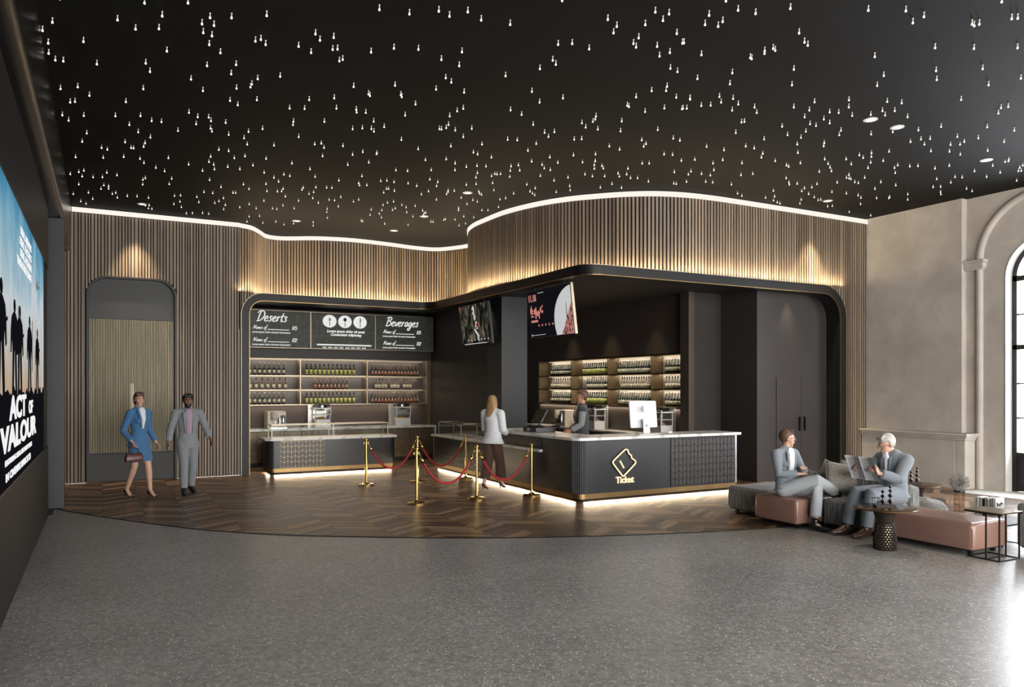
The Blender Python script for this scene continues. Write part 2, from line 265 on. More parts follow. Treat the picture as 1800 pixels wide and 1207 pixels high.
def mk_sky():
    m,nt,out=nmat('screen_sky'); tc=N(nt,'ShaderNodeTexCoord'); s=N(nt,'ShaderNodeSeparateXYZ'); nt.links.new(tc.outputs['Object'],s.inputs[0])
    n=N(nt,'ShaderNodeTexNoise'); n.inputs['Scale'].default_value=1.3; n.inputs['Detail'].default_value=6; nt.links.new(tc.outputs['Object'],n.inputs['Vector'])
    h=math_(nt,'ADD',s.outputs[2],math_(nt,'MULTIPLY',math_(nt,'SUBTRACT',n.outputs[0],.5),1.5))
    mr=N(nt,'ShaderNodeMapRange'); mr.inputs[1].default_value=1.0; mr.inputs[2].default_value=3.6; nt.links.new(h,mr.inputs[0])
    r=N(nt,'ShaderNodeValToRGB'); e=r.color_ramp.elements
    e[0].position=.0; e[0].color=(.35,.12,.03,1); e[1].position=1.; e[1].color=(.03,.14,.27,1)
    for p,c in ((.22,(.62,.36,.16)),(.36,(.62,.58,.52)),(.6,(.68,.74,.78)),(.76,(.30,.52,.64)),(.9,(.09,.32,.5))):
        k=e.new(p); k.color=(*c,1)
    nt.links.new(mr.outputs[0],r.inputs[0])
    em=N(nt,'ShaderNodeEmission'); nt.links.new(r.outputs[0],em.inputs[0]); em.inputs[1].default_value=.8
    nt.links.new(em.outputs[0],out.inputs[0])
    # dark mottled film still
    m,nt,out=nmat('screen_mottled'); tc=N(nt,'ShaderNodeTexCoord')
    mp=N(nt,'ShaderNodeMapping'); mp.inputs['Scale'].default_value=(4,4,2.0); nt.links.new(tc.outputs['Object'],mp.inputs[0])
    n=N(nt,'ShaderNodeTexNoise'); n.inputs['Scale'].default_value=1.5; n.inputs['Detail'].default_value=6; n.inputs['Distortion'].default_value=1; nt.links.new(mp.outputs[0],n.inputs['Vector'])
    r=N(nt,'ShaderNodeValToRGB'); e=r.color_ramp.elements; e[0].position=.42; e[0].color=(.006,.007,.006,1); e[1].position=.7; e[1].color=(.20,.16,.11,1)
    k=e.new(.55); k.color=(.05,.045,.033,1)
    nt.links.new(n.outputs[0],r.inputs[0]); em=N(nt,'ShaderNodeEmission'); nt.links.new(r.outputs[0],em.inputs[0]); nt.links.new(em.outputs[0],out.inputs[0])
    m.cycles.emission_sampling='NONE'
mk_sky()

# ------------------------------------------------------------------ mesh builder
class MB:
    def __init__(s): s.v=[]; s.f=[]; s.mi=[]; s.cur=0; s.attr=None; s.mx=Matrix.Identity(4)
    def m(s,i): s.cur=i; return s
    def add(s,vs,fs):
        o=len(s.v); s.v+= [tuple(s.mx@Vector(p)) for p in vs]
        for f in fs: s.f.append(tuple(i+o for i in f)); s.mi.append(s.cur)
        if s.attr is not None: s.attr+= [s.av]*len(vs)
    def box(s,x0,x1,y0,y1,z0,z1):
        s.add([(x0,y0,z0),(x1,y0,z0),(x1,y1,z0),(x0,y1,z0),(x0,y0,z1),(x1,y0,z1),(x1,y1,z1),(x0,y1,z1)],
              [(0,3,2,1),(4,5,6,7),(0,1,5,4),(1,2,6,5),(2,3,7,6),(3,0,4,7)]); return s
    def prism(s,poly,z0,z1,caps=True):
        n=len(poly); vs=[(x,y,z0) for x,y in poly]+[(x,y,z1) for x,y in poly]
        fs=[(i,(i+1)%n,n+(i+1)%n,n+i) for i in range(n)]
        if caps: fs+=[tuple(reversed(range(n))),tuple(range(n,2*n))]
        s.add(vs,fs); return s
    def lathe(s,prof,seg=24,cx=0,cy=0,cz=0):
        vs=[];fs=[]
        for r,z in prof:
            for k in range(seg):
                a=2*PI*k/seg; vs.append((cx+r*math.cos(a),cy+r*math.sin(a),cz+z))
        for i in range(len(prof)-1):
            for k in range(seg):
                k2=(k+1)%seg; fs.append((i*seg+k,i*seg+k2,(i+1)*seg+k2,(i+1)*seg+k))
        fs.append(tuple(reversed(range(seg)))); fs.append(tuple(range((len(prof)-1)*seg,len(prof)*seg)))
        s.add(vs,fs); return s
    def sphere(s,c,r,seg=12,rings=8,sc=(1,1,1)):
        vs=[(c[0],c[1],c[2]-r*sc[2])];fs=[]
        for i in range(1,rings):
            t=-PI/2+PI*i/rings
            for k in range(seg):
                a=2*PI*k/seg; vs.append((c[0]+r*sc[0]*math.cos(t)*math.cos(a),c[1]+r*sc[1]*math.cos(t)*math.sin(a),c[2]+r*sc[2]*math.sin(t)))
        vs.append((c[0],c[1],c[2]+r*sc[2])); L=len(vs)-1
        for k in range(seg): fs.append((0,1+(k+1)%seg,1+k)); fs.append((L,L-seg+k,L-seg+(k+1)%seg))
        for i in range(rings-2):
            for k in range(seg):
                a=1+i*seg+k; b=1+i*seg+(k+1)%seg; fs.append((a,b,b+seg,a+seg))
        s.add(vs,fs); return s
    def loft(s,rings,closed_ring=True,cap=True,loop=False):
        n=len(rings[0]); vs=[p for r in rings for p in r]; fs=[]
        R=len(rings)
        for i in range(R if loop else R-1):
            for k in range(n if closed_ring else n-1):
                k2=(k+1)%n; i2=(i+1)%R; fs.append((i*n+k,i*n+k2,i2*n+k2,i2*n+k))
        if cap and not loop and closed_ring: fs.append(tuple(reversed(range(n)))); fs.append(tuple(range((R-1)*n,R*n)))
        s.add(vs,fs); return s
    def tube(s,pts,rad,seg=8,up=(0,0,1),loop=False,flat=1.0,sq=False):
        pts=[Vector(p) for p in pts]; n=len(pts)
        if not isinstance(rad,(list,tuple)): rad=[rad]*n
        rings=[]
        U=Vector(up)
        for i,p in enumerate(pts):
            if loop: t=(pts[(i+1)%n]-pts[i-1])
            else: t=(pts[min(i+1,n-1)]-pts[max(i-1,0)])
            t.normalize(); a=t.cross(U)
            if a.length<1e-3: a=t.cross(Vector((1,0,0)))
            a.normalize(); b=a.cross(t); b.normalize(); U=b if b.length>0 else U
            if sq: rings.append([tuple(p+a*rad[i]*x+b*rad[i]*y*flat) for x,y in ((-1,-1),(1,-1),(1,1),(-1,1))])
            else: rings.append([tuple(p+a*rad[i]*math.cos(2*PI*k/seg)+b*rad[i]*flat*math.sin(2*PI*k/seg)) for k in range(seg)])
        s.loft(rings,loop=loop); return s
    def body(s,pts,rx,ry,side,seg=18,round0=True,round1=True):
        """elliptical loft along a path, 'side' is the direction of rx; rounded ends"""
        pts=[Vector(p) for p in pts]; n=len(pts); side=Vector(side)
        rings=[]
        def ring(p,t,a,b):
            sd=side-t*side.dot(t); sd.normalize(); fw=t.cross(sd)
            return [tuple(p+sd*a*math.cos(2*PI*k/seg)+fw*b*math.sin(2*PI*k/seg)) for k in range(seg)]
        T=[]
        for i in range(n):
            t=(pts[min(i+1,n-1)]-pts[max(i-1,0)]); t.normalize(); T.append(t)
        if round0:
            m=min(rx[0],ry[0])
            for q in (80,55,28): a=math.radians(q); rings.append(ring(pts[0]-T[0]*m*math.sin(a),T[0],rx[0]*math.cos(a),ry[0]*math.cos(a)))
        for i in range(n): rings.append(ring(pts[i],T[i],rx[i],ry[i]))
        if round1:
            m=min(rx[-1],ry[-1])
            for q in (28,55,80): a=math.radians(q); rings.append(ring(pts[-1]+T[-1]*m*math.sin(a),T[-1],rx[-1]*math.cos(a),ry[-1]*math.cos(a)))
        s.loft(rings); return s
    def mesh(s,name,mats,smooth=False,fix=True):
        me=bpy.data.meshes.new(name); me.from_pydata(s.v,[],s.f)
        for m in mats: me.materials.append(MATS[m])
        me.polygons.foreach_set('material_index',s.mi)
        if smooth: me.polygons.foreach_set('use_smooth',[True]*len(s.f))
        if s.attr is not None:
            a=me.attributes.new('slat','FLOAT','POINT'); a.data.foreach_set('value',s.attr)
        me.update()
        if fix:
            import bmesh
            bm=bmesh.new(); bm.from_mesh(me); bmesh.ops.recalc_face_normals(bm,faces=bm.faces); bm.to_mesh(me); bm.free()
        return me
    def build(s,name,mats,parent=None,smooth=False,bevel=0,seg=2,fix=True,auto=False,loc=None):
        if isinstance(mats,str): mats=[mats]
        me=s.mesh(name,mats,smooth or auto,fix); o=bpy.data.objects.new(name,me); C.objects.link(o)
        if parent: o.parent=parent
        if loc: o.location=loc
        if auto: me.set_sharp_from_angle(angle=math.radians(38))
        if bevel:
            b=o.modifiers.new('b','BEVEL'); b.width=bevel; b.segments=seg; b.limit_method='ANGLE'; b.angle_limit=math.radians(40)
        return o
def tag(o,label=None,cat=None,group=None,kind=None):
    if label: o['label']=label
    if cat: o['category']=cat
    if group: o['group']=group
    if kind: o['kind']=kind
    return o
def thing(name,label,cat,loc=(0,0,0),rz=0,group=None):
    o=bpy.data.objects.new(name,None); C.objects.link(o); o.location=loc; o.rotation_euler=(0,0,rz); o.empty_display_size=.1
    return tag(o,label,cat,group)
def struct(o): o['kind']='structure'; return o
KIDS={}
def dup(root,loc=None,rz=None,label=None,group=None):
    r=root.copy(); C.objects.link(r)
    if loc is not None: r.location=loc
    if rz is not None: r.rotation_euler=(0,0,rz)
    if label: r['label']=label
    if group: r['group']=group
    kids=[o for o in C.objects if o.parent==root] if root.name not in KIDS else KIDS[root.name]
    KIDS[root.name]=kids
    for ch in kids:
        c=ch.copy(); C.objects.link(c); c.parent=r
        if ch.name not in KIDS: KIDS[ch.name]=[o for o in C.objects if o.parent==ch]
        for g in KIDS[ch.name]:
            d=g.copy(); C.objects.link(d); d.parent=c
    return r
def catmull(pts,n=8,loop=False):
    P=[Vector(p) for p in pts]; out=[]; L=len(P)
    for i in range(L if loop else L-1):
        p0=P[i-1] if (i>0 or loop) else P[0]*2-P[1]; p1=P[i]; p2=P[(i+1)%L]
        p3=P[(i+2)%L] if (loop or i+2<L) else P[-1]*2-P[-2]
        for k in range(n):
            t=k/n; out.append(.5*((2*p1)+(-p0+p2)*t+(2*p0-5*p1+4*p2-p3)*t*t+(-p0+3*p1-3*p2+p3)*t**3))
    if not loop: out.append(P[-1])
    return out
# flat lettering lying on a plane: 'face' = '-Y', '-X' or '+X'
def face_matrix(face,loc,tilt=0):
    if face=='-Y': R=Matrix(((1,0,0),(0,0,-1),(0,1,0)))
    elif face=='-X': R=Matrix(((0,0,-1),(-1,0,0),(0,1,0)))
    else: R=Matrix(((0,0,1),(1,0,0),(0,1,0)))
    return Matrix.Translation(Vector(loc))@R.to_4x4()
def text_obj(name,txt,size,face,loc,mat,parent=None,shear=0,extrude=.002,offset=0,align='LEFT',xs=1.,rot=0):
    cu=bpy.data.curves.new(name+'_c','FONT'); cu.body=txt; cu.size=size; cu.shear=shear; cu.extrude=extrude; cu.offset=offset; cu.align_x=align; cu.resolution_u=3
    to=bpy.data.objects.new('tmp',cu); C.objects.link(to)
    dg=bpy.context.evaluated_depsgraph_get(); dg.update()
    me=bpy.data.meshes.new_from_object(to.evaluated_get(dg)); bpy.data.objects.remove(to); bpy.data.curves.remove(cu)
    me.materials.clear(); me.materials.append(MATS[mat]); me.transform(Matrix.Rotation(rot,4,'Z')@Matrix.Diagonal((xs,1,1,1)))
    me.transform(face_matrix(face,loc)); o=bpy.data.objects.new(name,me); C.objects.link(o)
    if parent: o.parent=parent
    return o
# brush script built from strokes
GL={'D':(.75,[[(.18,.02),(.22,.5),(.3,.95)],[(.0,.78),(.25,1.),(.6,.9),(.68,.5),(.4,.08),(.05,.0)]]),
'B':(.66,[[(.12,0),(.18,.5),(.25,.98)],[(.0,.85),(.3,1.),(.55,.85),(.4,.58),(.18,.52)],[(.3,.54),(.55,.42),(.5,.12),(.2,.0),(.02,.06)]]),
'N':(.72,[[(.0,0),(.1,.5),(.2,1.)],[(.2,.98),(.3,.5),(.45,.02)],[(.45,.02),(.52,.5),(.66,1.)]]),
'e':(.40,[[(.04,.24),(.2,.27),(.3,.4),(.2,.5),(.05,.35),(.06,.1),(.2,.0),(.4,.14)]]),
's':(.36,[[(.3,.42),(.2,.52),(.1,.4),(.24,.2),(.16,.02),(.0,.05)]]),
'r':(.36,[[(.06,.5),(.08,.25),(.05,.0)],[(.07,.25),(.18,.47),(.33,.45)]]),
't':(.32,[[(.18,.85),(.1,.3),(.14,.02),(.3,.1)],[(-.02,.52),(.15,.53),(.34,.56)]]),
'v':(.36,[[(.02,.5),(.1,.2),(.14,.02),(.26,.25),(.34,.5)]]),
'a':(.44,[[(.34,.44),(.2,.5),(.05,.3),(.08,.05),(.22,.08),(.32,.4)],[(.34,.46),(.3,.1),(.44,.1)]]),
'g':(.44,[[(.34,.44),(.2,.5),(.05,.3),(.08,.08),(.22,.1),(.32,.4)],[(.36,.46),(.3,-.1),(.15,-.4),(.0,-.25),(.3,.0)]]),
'm':(.58,[[(.03,.5),(.05,0)],[(.05,.2),(.16,.48),(.2,.3),(.2,0)],[(.21,.2),(.34,.48),(.4,.3),(.38,.05),(.55,.1)]]),
'o':(.40,[[(.22,.5),(.05,.35),(.08,.05),(.25,.03),(.34,.3),(.22,.5),(.4,.48)]]),
'f':(.34,[[(.38,.85),(.28,1.),(.16,.7),(.1,.0),(.02,-.3),(-.08,-.2)],[(-.02,.5),(.15,.5),(.32,.52)]]),
'$':(.5,[[(.4,.78),(.2,.85),(.1,.62),(.36,.4),(.28,.12),(.0,.18)],[(.28,1.),(.14,-.05)]]),
'1':(.26,[[(.02,.7),(.18,.88),(.12,.0)]]),
'5':(.46,[[(.42,.85),(.18,.85),(.12,.5),(.32,.5),(.36,.2),(.18,.0),(.0,.08)]]),
'2':(.46,[[(.06,.65),(.2,.88),(.38,.7),(.2,.3),(.0,.02),(.2,.05),(.42,.02)]]),' ':(.3,[])}
def script_mb(mb,txt,x,z,size,w,face='-Y',base=(0,0,0),slant=.25,thick=.002):
    M=face_matrix(face,base)
    for ch in txt:
        adv,strokes=GL[ch]
        for st in strokes:
            pts=[Vector((x+(px+pz_*slant)*size,z+pz_*size,0)) for px,pz_ in st]
            pts=catmull([(p.x,p.y,0) for p in pts],5)
            n=len(pts); rings=[]
            for i,p in enumerate(pts):
                t=(pts[min(i+1,n-1)]-pts[max(i-1,0)]).normalized(); q=Vector((-t.y,t.x,0))
                ww=w*size*(.6+.4*math.sin(PI*min(1,(i+.5)/n)))*(1+.35*abs(t.y))
                rings.append([tuple(M@(p+q*ww*a+Vector((0,0,zz)))) for a,zz in ((-1,0),(1,0),(1,thick),(-1,thick))])
            mb.loft(rings)
        x+=adv*size
    return x
def area(name,loc,rot,sx,sy,power,col,spread=None,vis=True,cam=None):
    l=bpy.data.lights.new(name,'AREA'); l.shape='RECTANGLE'; l.size=sx; l.size_y=sy; l.energy=power; l.color=col
    if spread: l.spread=spread
    o=bpy.data.objects.new(name,l); C.objects.link(o); o.location=loc; o.rotation_euler=rot
    return o
def spot(name,loc,power,col,ang=60,blend=.6,rot=(0,0,0),rad=.04):
    l=bpy.data.lights.new(name,'SPOT'); l.energy=power; l.color=col; l.spot_size=math.radians(ang); l.spot_blend=blend; l.shadow_soft_size=rad
    o=bpy.data.objects.new(name,l); C.objects.link(o); o.location=loc; o.rotation_euler=rot
    return o
WARM=(1.,.79,.50)
pbr('glass_star',(.5,.48,.44),.15,spec=.8,emit=(1,.93,.82),estr=.05); MATS['glass_star'].cycles.emission_sampling='NONE'
# ------------------------------------------------------------------ camera, world, view
cam=bpy.data.cameras.new('camera'); co=bpy.data.objects.new('camera',cam); C.objects.link(co)
co.location=(0,0,1.8); co.rotation_euler=(PI/2,0,-math.atan(720/1340)); cam.sensor_width=36; cam.lens=26.8; cam.shift_y=76.5/1800; cam.clip_end=200
scene.camera=co
scene.view_settings.view_transform='Standard'; scene.view_settings.look='None'; scene.view_settings.gamma=1; scene.view_settings.exposure=EXPO
scene.view_settings.use_curve_mapping=False
w=bpy.data.worlds.new('daylight'); scene.world=w; w.use_nodes=True
w.node_tree.nodes['Background'].inputs[0].default_value=(1.,.965,.91,1); w.node_tree.nodes['Background'].inputs[1].default_value=WORLD
scene.cycles.max_bounces=7; scene.cycles.diffuse_bounces=3; scene.cycles.glossy_bounces=3; scene.cycles.transparent_max_bounces=12
scene.cycles.sample_clamp_indirect=3.0; scene.cycles.caustics_reflective=False; scene.cycles.caustics_refractive=False
scene.cycles.use_denoising=True

CH=5.15      # hall ceiling height
# ------------------------------------------------------------------ floors and ceiling
o=MB().box(-1.2,16,-5,19,-.12,0).build('floor','terrazzo'); struct(o)
arc=catmull([(-1.0,14.2,0),(-.51,12.89,0),(.777,10.76,0),(1.66,9.72,0),(2.53,9.05,0),(3.7,8.31,0),(4.93,7.73,0),(6.29,7.27,0),(7.29,7.03,0),(7.9,6.9,0),(8.5,6.55,0),(9.0,5.9,0),(9.3,5.0,0),(9.5,3.8,0),(9.6,2.0,0)],10)
poly=[(p.x,p.y) for p in arc]+[(13.7,2.0),(13.7,18.7),(-1.0,18.7)]
o=MB().prism(poly,-.01,.003).build('floor','chevron_wood'); struct(o)
o=MB().tube([(p.x,p.y,.003) for p in arc],.006,seg=4).build('trim_1','groove_dark'); struct(o)
o=MB().box(-1.2,14.4,-5,19,CH,CH+.15).build('ceiling','ceiling_black'); struct(o)

# ------------------------------------------------------------------ left side: dark wall, beam, pillar
b=MB(); b.box(-1.0,-.68,-5,12.4,0,CH); b.m(1).box(-.68,-.665,-5,12.4,.012,.98); b.m(1).box(-.68,-.665,-5,12.4,3.44,4.3)
o=b.build('wall_left',['satin_black','panel_black']); struct(o)
o=MB().box(-1.2,-1.0,-5,19,0,CH).build('wall_left','satin_black'); struct(o)
o=MB().box(-1.0,-.5,13.1,13.36,.0,4.3).build('pillar','graphite',bevel=.01); o.name='trim_2'; struct(o)
o=MB().box(-1.0,-.62,12.4,13.1,0,.015).build('trim_3','graphite'); struct(o)
ds=[(-1.0,4.3)]+[(-.62+.11*math.sin(a*PI/16),4.41-.11*math.cos(a*PI/16)) for a in range(0,9)]+[(-.505,5.15),(-1.,5.15)]
b=MB(); n=len(ds); b.loft([[(x,-5,z) for x,z in ds],[(x,16.32,z) for x,z in ds]])
o=b.build('trim_4','beam_metal',auto=True); struct(o)

# ------------------------------------------------------------------ slatted walls
def slats(mb,path,z0,z1,period=.065,wd=.036,dep=.022,side=1,irregular=False,rnd=random.Random(3)):
    """slats of rectangular section standing along a plan polyline; side = which side they project to"""
    P=[Vector((p[0],p[1],0)) for p in path]; L=[0]
    for i in range(len(P)-1): L.append(L[-1]+(P[i+1]-P[i]).length)
    def at(d):
        for i in range(len(P)-1):
            if L[i+1]>=d or i==len(P)-2:
                t=(d-L[i])/(L[i+1]-L[i]+1e-9); return P[i].lerp(P[i+1],t),(P[i+1]-P[i]).normalized()
    d=0; tot=L[-1]
    while d<tot-.01:
        wdd=wd; 
        if irregular: wdd=rnd.choice((.026,.036,.036,.05))
        pr=wdd+(period-wd)
        if d+wdd>tot: break
        p,t=at(d+wdd/2); n=Vector((t.y,-t.x,0))*side
        a=p-t*wdd/2; c=p+t*wdd/2
        mb.av=rnd.random()
        dd=dep
        q=[a,c,c+n*dd,a+n*dd]
        if side<0: q=[q[1],q[0],q[3],q[2]]
        mb.prism([(v.x,v.y) for v in q],z0,z1,caps=(True))
        d+=pr
def backing(mb,path,z0,z1,th=.04,side=1):
    P=[Vector((p[0],p[1],0)) for p in path]; n=len(P); r=[]
    for i in range(n):
        t=(P[min(i+1,n-1)]-P[max(i-1,0)]).normalized(); m=Vector((t.y,-t.x,0))*side
        a=P[i]; c=P[i]-m*th; r.append([(a.x,a.y,z0),(c.x,c.y,z0),(c.x,c.y,z1),(a.x,a.y,z1)])
    mb.loft(r)
BZ=5.045
ZTOP=3.735
# left slatted wall with an arched opening for the door (X -0.262..1.291, top z 3.9)
DX0,DX1,DT,DR=-.262,1.291,3.90,.36
def doortop(x):
    if x<=DX0 or x>=DX1: return 0
    if x<DX0+DR: u=DX0+DR-x
    elif x>DX1-DR: u=x-(DX1-DR)
    else: return DT
    return DT-DR+math.sqrt(max(0,DR*DR-u*u))
rnd=random.Random(5)
b=MB(); b.attr=[]; b.av=.5; x=-.98
while x<2.44:
    wdd=rnd.choice((.026,.036,.036,.05)); z0=max(doortop(x),doortop(x+wdd)); b.av=rnd.random()
    b.box(x,x+wdd,16.33,16.36,z0+(.02 if z0==0 else .0),BZ); x+=wdd+.02
o=b.build('wall_back','walnut_slat'); struct(o)
b=MB(); b.box(-1.0,DX0,16.36,16.5,0,CH).box(DX1,2.5,16.36,16.5,0,CH)
xs=[DX0+i*(DX1-DX0)/40 for i in range(41)]
vs=[];
for i in range(40):
    z=min(doortop(xs[i]+1e-4),doortop(xs[i+1]-1e-4)) if 0<i<39 else DT-DR
    b.box(xs[i],xs[i+1],16.36,16.5,z,CH)
o=b.build('wall_back','slat_back'); struct(o)
o=MB().box(-.99,DX0,16.325,16.36,0.0,.012).box(DX1,2.48,16.325,16.36,0,.010).build('baseboard_back','foil_grey'); struct(o)
# wave shaped slatted fascia
wave=[(2.45,16.34),(2.70,16.49),(2.92,16.85),(3.10,17.2),(3.30,17.33),(3.60,17.30),(4.22,16.95),(4.96,16.80),(5.79,16.88),(6.55,17.02),(7.10,16.93),(7.5,16.3),(7.52,15.9),(7.33,15.4),(7.04,15.02),(6.82,14.6),(6.70,14.1),(6.68,13.6),(6.72,12.7),(6.93,11.9),(7.22,11.33),(7.55,10.93),(7.89,10.6),(8.3,10.33),(8.8,10.16),(9.4,10.09),(10.05,10.08),(11.5,10.08),(12.70,10.08)]
wv=catmull([(x,y,0) for x,y in wave],8); wv=[(p.x,p.y) for p in wv]
b=MB(); b.attr=[]; b.av=.5; slats(b,wv,3.735,BZ,period=.066,wd=.036,dep=.026,side=1)
o=b.build('wall_back','walnut_slat'); struct(o)
b=MB(); backing(b,wv,3.70,CH); o=b.build('wall_back','slat_back'); struct(o)
# slats filling the corners outside the rounded frame
b=MB(); b.attr=[]
x=2.452; bb=MB()
while x<2.88:
    u=max(0,2.50+.43-x); z0=3.30+math.sqrt(max(0,.435**2-min(u,.434)**2)) if x>2.50 else 3.0
    b.av=rnd.random(); b.box(x,x+.036,16.33,16.36,min(z0,3.72)-.02,3.74); bb.box(x,x+.056,16.36,16.38,min(z0,3.70)-.02,3.72); x+=.056
x=12.10
while x<12.68:
    u=x+.036-12.0; z0=ZTOP-.70+math.sqrt(max(0,.70**2-min(u,.69)**2)); b.av=rnd.random(); b.box(x,x+.036,10.055,10.08,z0-.06,3.74); bb.box(x,x+.066,10.08,10.1,z0-.06,3.72); x+=.066
o=b.build('wall_back','walnut_slat'); struct(o)
b=bb; o=b.build('wall_back','slat_back'); struct(o)
wr=[(12.70,10.08),(13.46,10.08)]
b=MB(); b.attr=[]; b.av=.5; slats(b,wr,.02,BZ,period=.066,wd=.036,dep=.026); o=b.build('wall_back','walnut_slat'); struct(o)
b=MB(); b.box(12.69,13.5,10.08,10.3,0,CH); o=b.build('wall_back','slat_back'); struct(o)
# glowing cove band under the ceiling
full=[(-.5,16.32),(2.45,16.32)]+wv+[(13.46,10.08)]
def ribbon(mb,path,off,z0,z1,th=.012):
    P=[Vector((p[0],p[1],0)) for p in path]; n=len(P); r=[]
    for i in range(n):
        t=(P[min(i+1,n-1)]-P[max(i-1,0)]).normalized(); m=Vector((t.y,-t.x,0))
        a=P[i]+m*(off+th); c=P[i]+m*off; r.append([(a.x,a.y,z0),(c.x,c.y,z0),(c.x,c.y,z1),(a.x,a.y,z1)])
    mb.loft(r)
b=MB(); ribbon(b,full,.028,BZ+.005,CH-.012); o=b.build('cove_light_band','band_light')
tag(o,'continuous glowing white cove light band following the wavy wall under the ceiling','light strip')

# ------------------------------------------------------------------ portal frame
FY,FX,FY2=16.30,6.65,9.95
TH=.15; ZT=3.735; ZC=ZT-TH/2
path=[]   # (point, W, D)
def addp(p,W,D): path.append((Vector(p),Vector(W).normalized(),Vector(D).normalized()))
X0=2.50+TH/2; R=.36
addp((X0,FY,0),(-1,0,0),(0,1,0)); addp((X0,FY,ZC-R),(-1,0,0),(0,1,0))
for i in range(1,9):
    a=PI/2*i/8; addp((X0+R-R*math.cos(a),FY,ZC-R+R*math.sin(a)),(-math.cos(a),0,math.sin(a)),(0,1,0))
r=.3
addp((FX-r,FY,ZC),(0,0,1),(0,1,0))
for i in range(1,7):
    a=PI/2*i/6; addp((FX-r+r*math.sin(a),FY-r+r*math.cos(a),ZC),(0,0,1),(math.sin(a),math.cos(a),0))
r2=.32
addp((FX,FY2+r2,ZC),(0,0,1),(1,0,0))
for i in range(1,7):
    a=PI/2*i/6; addp((FX+r2-r2*math.cos(a),FY2+r2-r2*math.sin(a),ZC),(0,0,1),(math.cos(a),math.sin(a),0))
XR=12.70-TH/2; R3=.55
addp((XR-R3,FY2,ZC),(0,0,1),(0,1,0))
for i in range(1,11):
    a=PI/2*i/10; addp((XR-R3+R3*math.sin(a),FY2,ZC-R3+R3*math.cos(a)),(math.sin(a),0,math.cos(a)),(0,1,0))
addp((XR,FY2,0),(1,0,0),(0,1,0))
def sweep(path,w0,w1,d0,d1): # rectangle from w0..w1 along W and d0..d1 along D
    b=MB(); b.loft([[tuple(p+W*a+D*d) for a,d in ((w0,d0),(w1,d0),(w1,d1),(w0,d1))] for p,W,D in path]); return b
pf=thing('portal_frame','wide black portal frame with rounded corners wrapping around both bars','frame',(0,0,0))
sweep(path,-TH/2,TH/2,0,.34).build('frame_body','frame_black',pf,auto=True)
sweep(path,-TH/2-.012,-TH/2,-.004,.02).build('edge_trim','brass_dark',pf)
sweep(path,TH/2,TH/2+.008,-.004,.02).build('outer_trim','champagne',pf)
# slab over the bars (their ceiling) and top shelf hiding the uplights
ceil_poly=[(2.52,16.45),(6.55,16.45),(6.98,16.1),(6.98,10.25),(12.66,10.25),(13.4,10.3),(13.4,18.7),(2.52,18.7)]
o=MB().prism(ceil_poly,3.66,3.70).build('ceiling','wall_taupe'); struct(o)
# ------------------------------------------------------------------ bar interior walls
o=MB().box(2.4,7.6,18.62,18.75,0,3.66).build('wall_back','wall_taupe'); struct(o)
o=MB().box(2.38,2.5,16.5,18.7,0,3.66).build('wall_left','wall_taupe'); struct(o)
o=MB().box(7.44,7.56,14.5,18.62,0,3.66).build('wall_right','wall_taupe'); struct(o)
o=MB().box(7.2,7.8,13.85,14.5,0,3.66).build('trim_5','graphite'); struct(o)
o=MB().box(7.56,10.2,18.3,18.6,0,3.66).build('wall_back','wall_taupe'); struct(o)
# right bar: panelled wall with niche, faces -X  (niche z 1.37..2.47, Y 11.7..17.45)
b=MB(); b.box(10.2,10.35,11.61,18.3,2.49,3.66).box(10.2,10.35,11.61,18.3,0,1.36).box(10.2,10.35,17.5,18.3,1.36,2.49)
b.box(10.55,10.7,11.61,18.3,1.2,2.6)
o=b.build('wall_right',['wall_taupe_warm','wall_taupe_warm']); struct(o)
o=MB().box(10.06,10.2,11.45,11.70,0,3.66).build('trim_11','wall_taupe_warm'); struct(o)
o=MB().box(10.2,10.93,11.46,11.6,0,3.66).build('wall_back','wall_taupe'); struct(o)
b=MB(); b.box(10.9,11.0,10.62,11.455,0,3.66).box(10.9,13.4,10.5,10.62,0,3.66); o=b.build('wall_right','wall_taupe_cool'); struct(o)
cd=thing('flush_cupboard','flush taupe double cupboard door with slim black pull handles in the right recess','cupboard',(11.4,10.498,0))
for i,(a,c) in enumerate(((0.0,.66),(.67,1.33))):
    d=MB().box(a,c,-.012,-.001,.02,1.98).build('door','wall_taupe_cool',cd)
    hx=.6 if i==0 else .74
    MB().box(hx,hx+.02,-.05,-.012,.95,1.22).build('handle','iron_black',d)
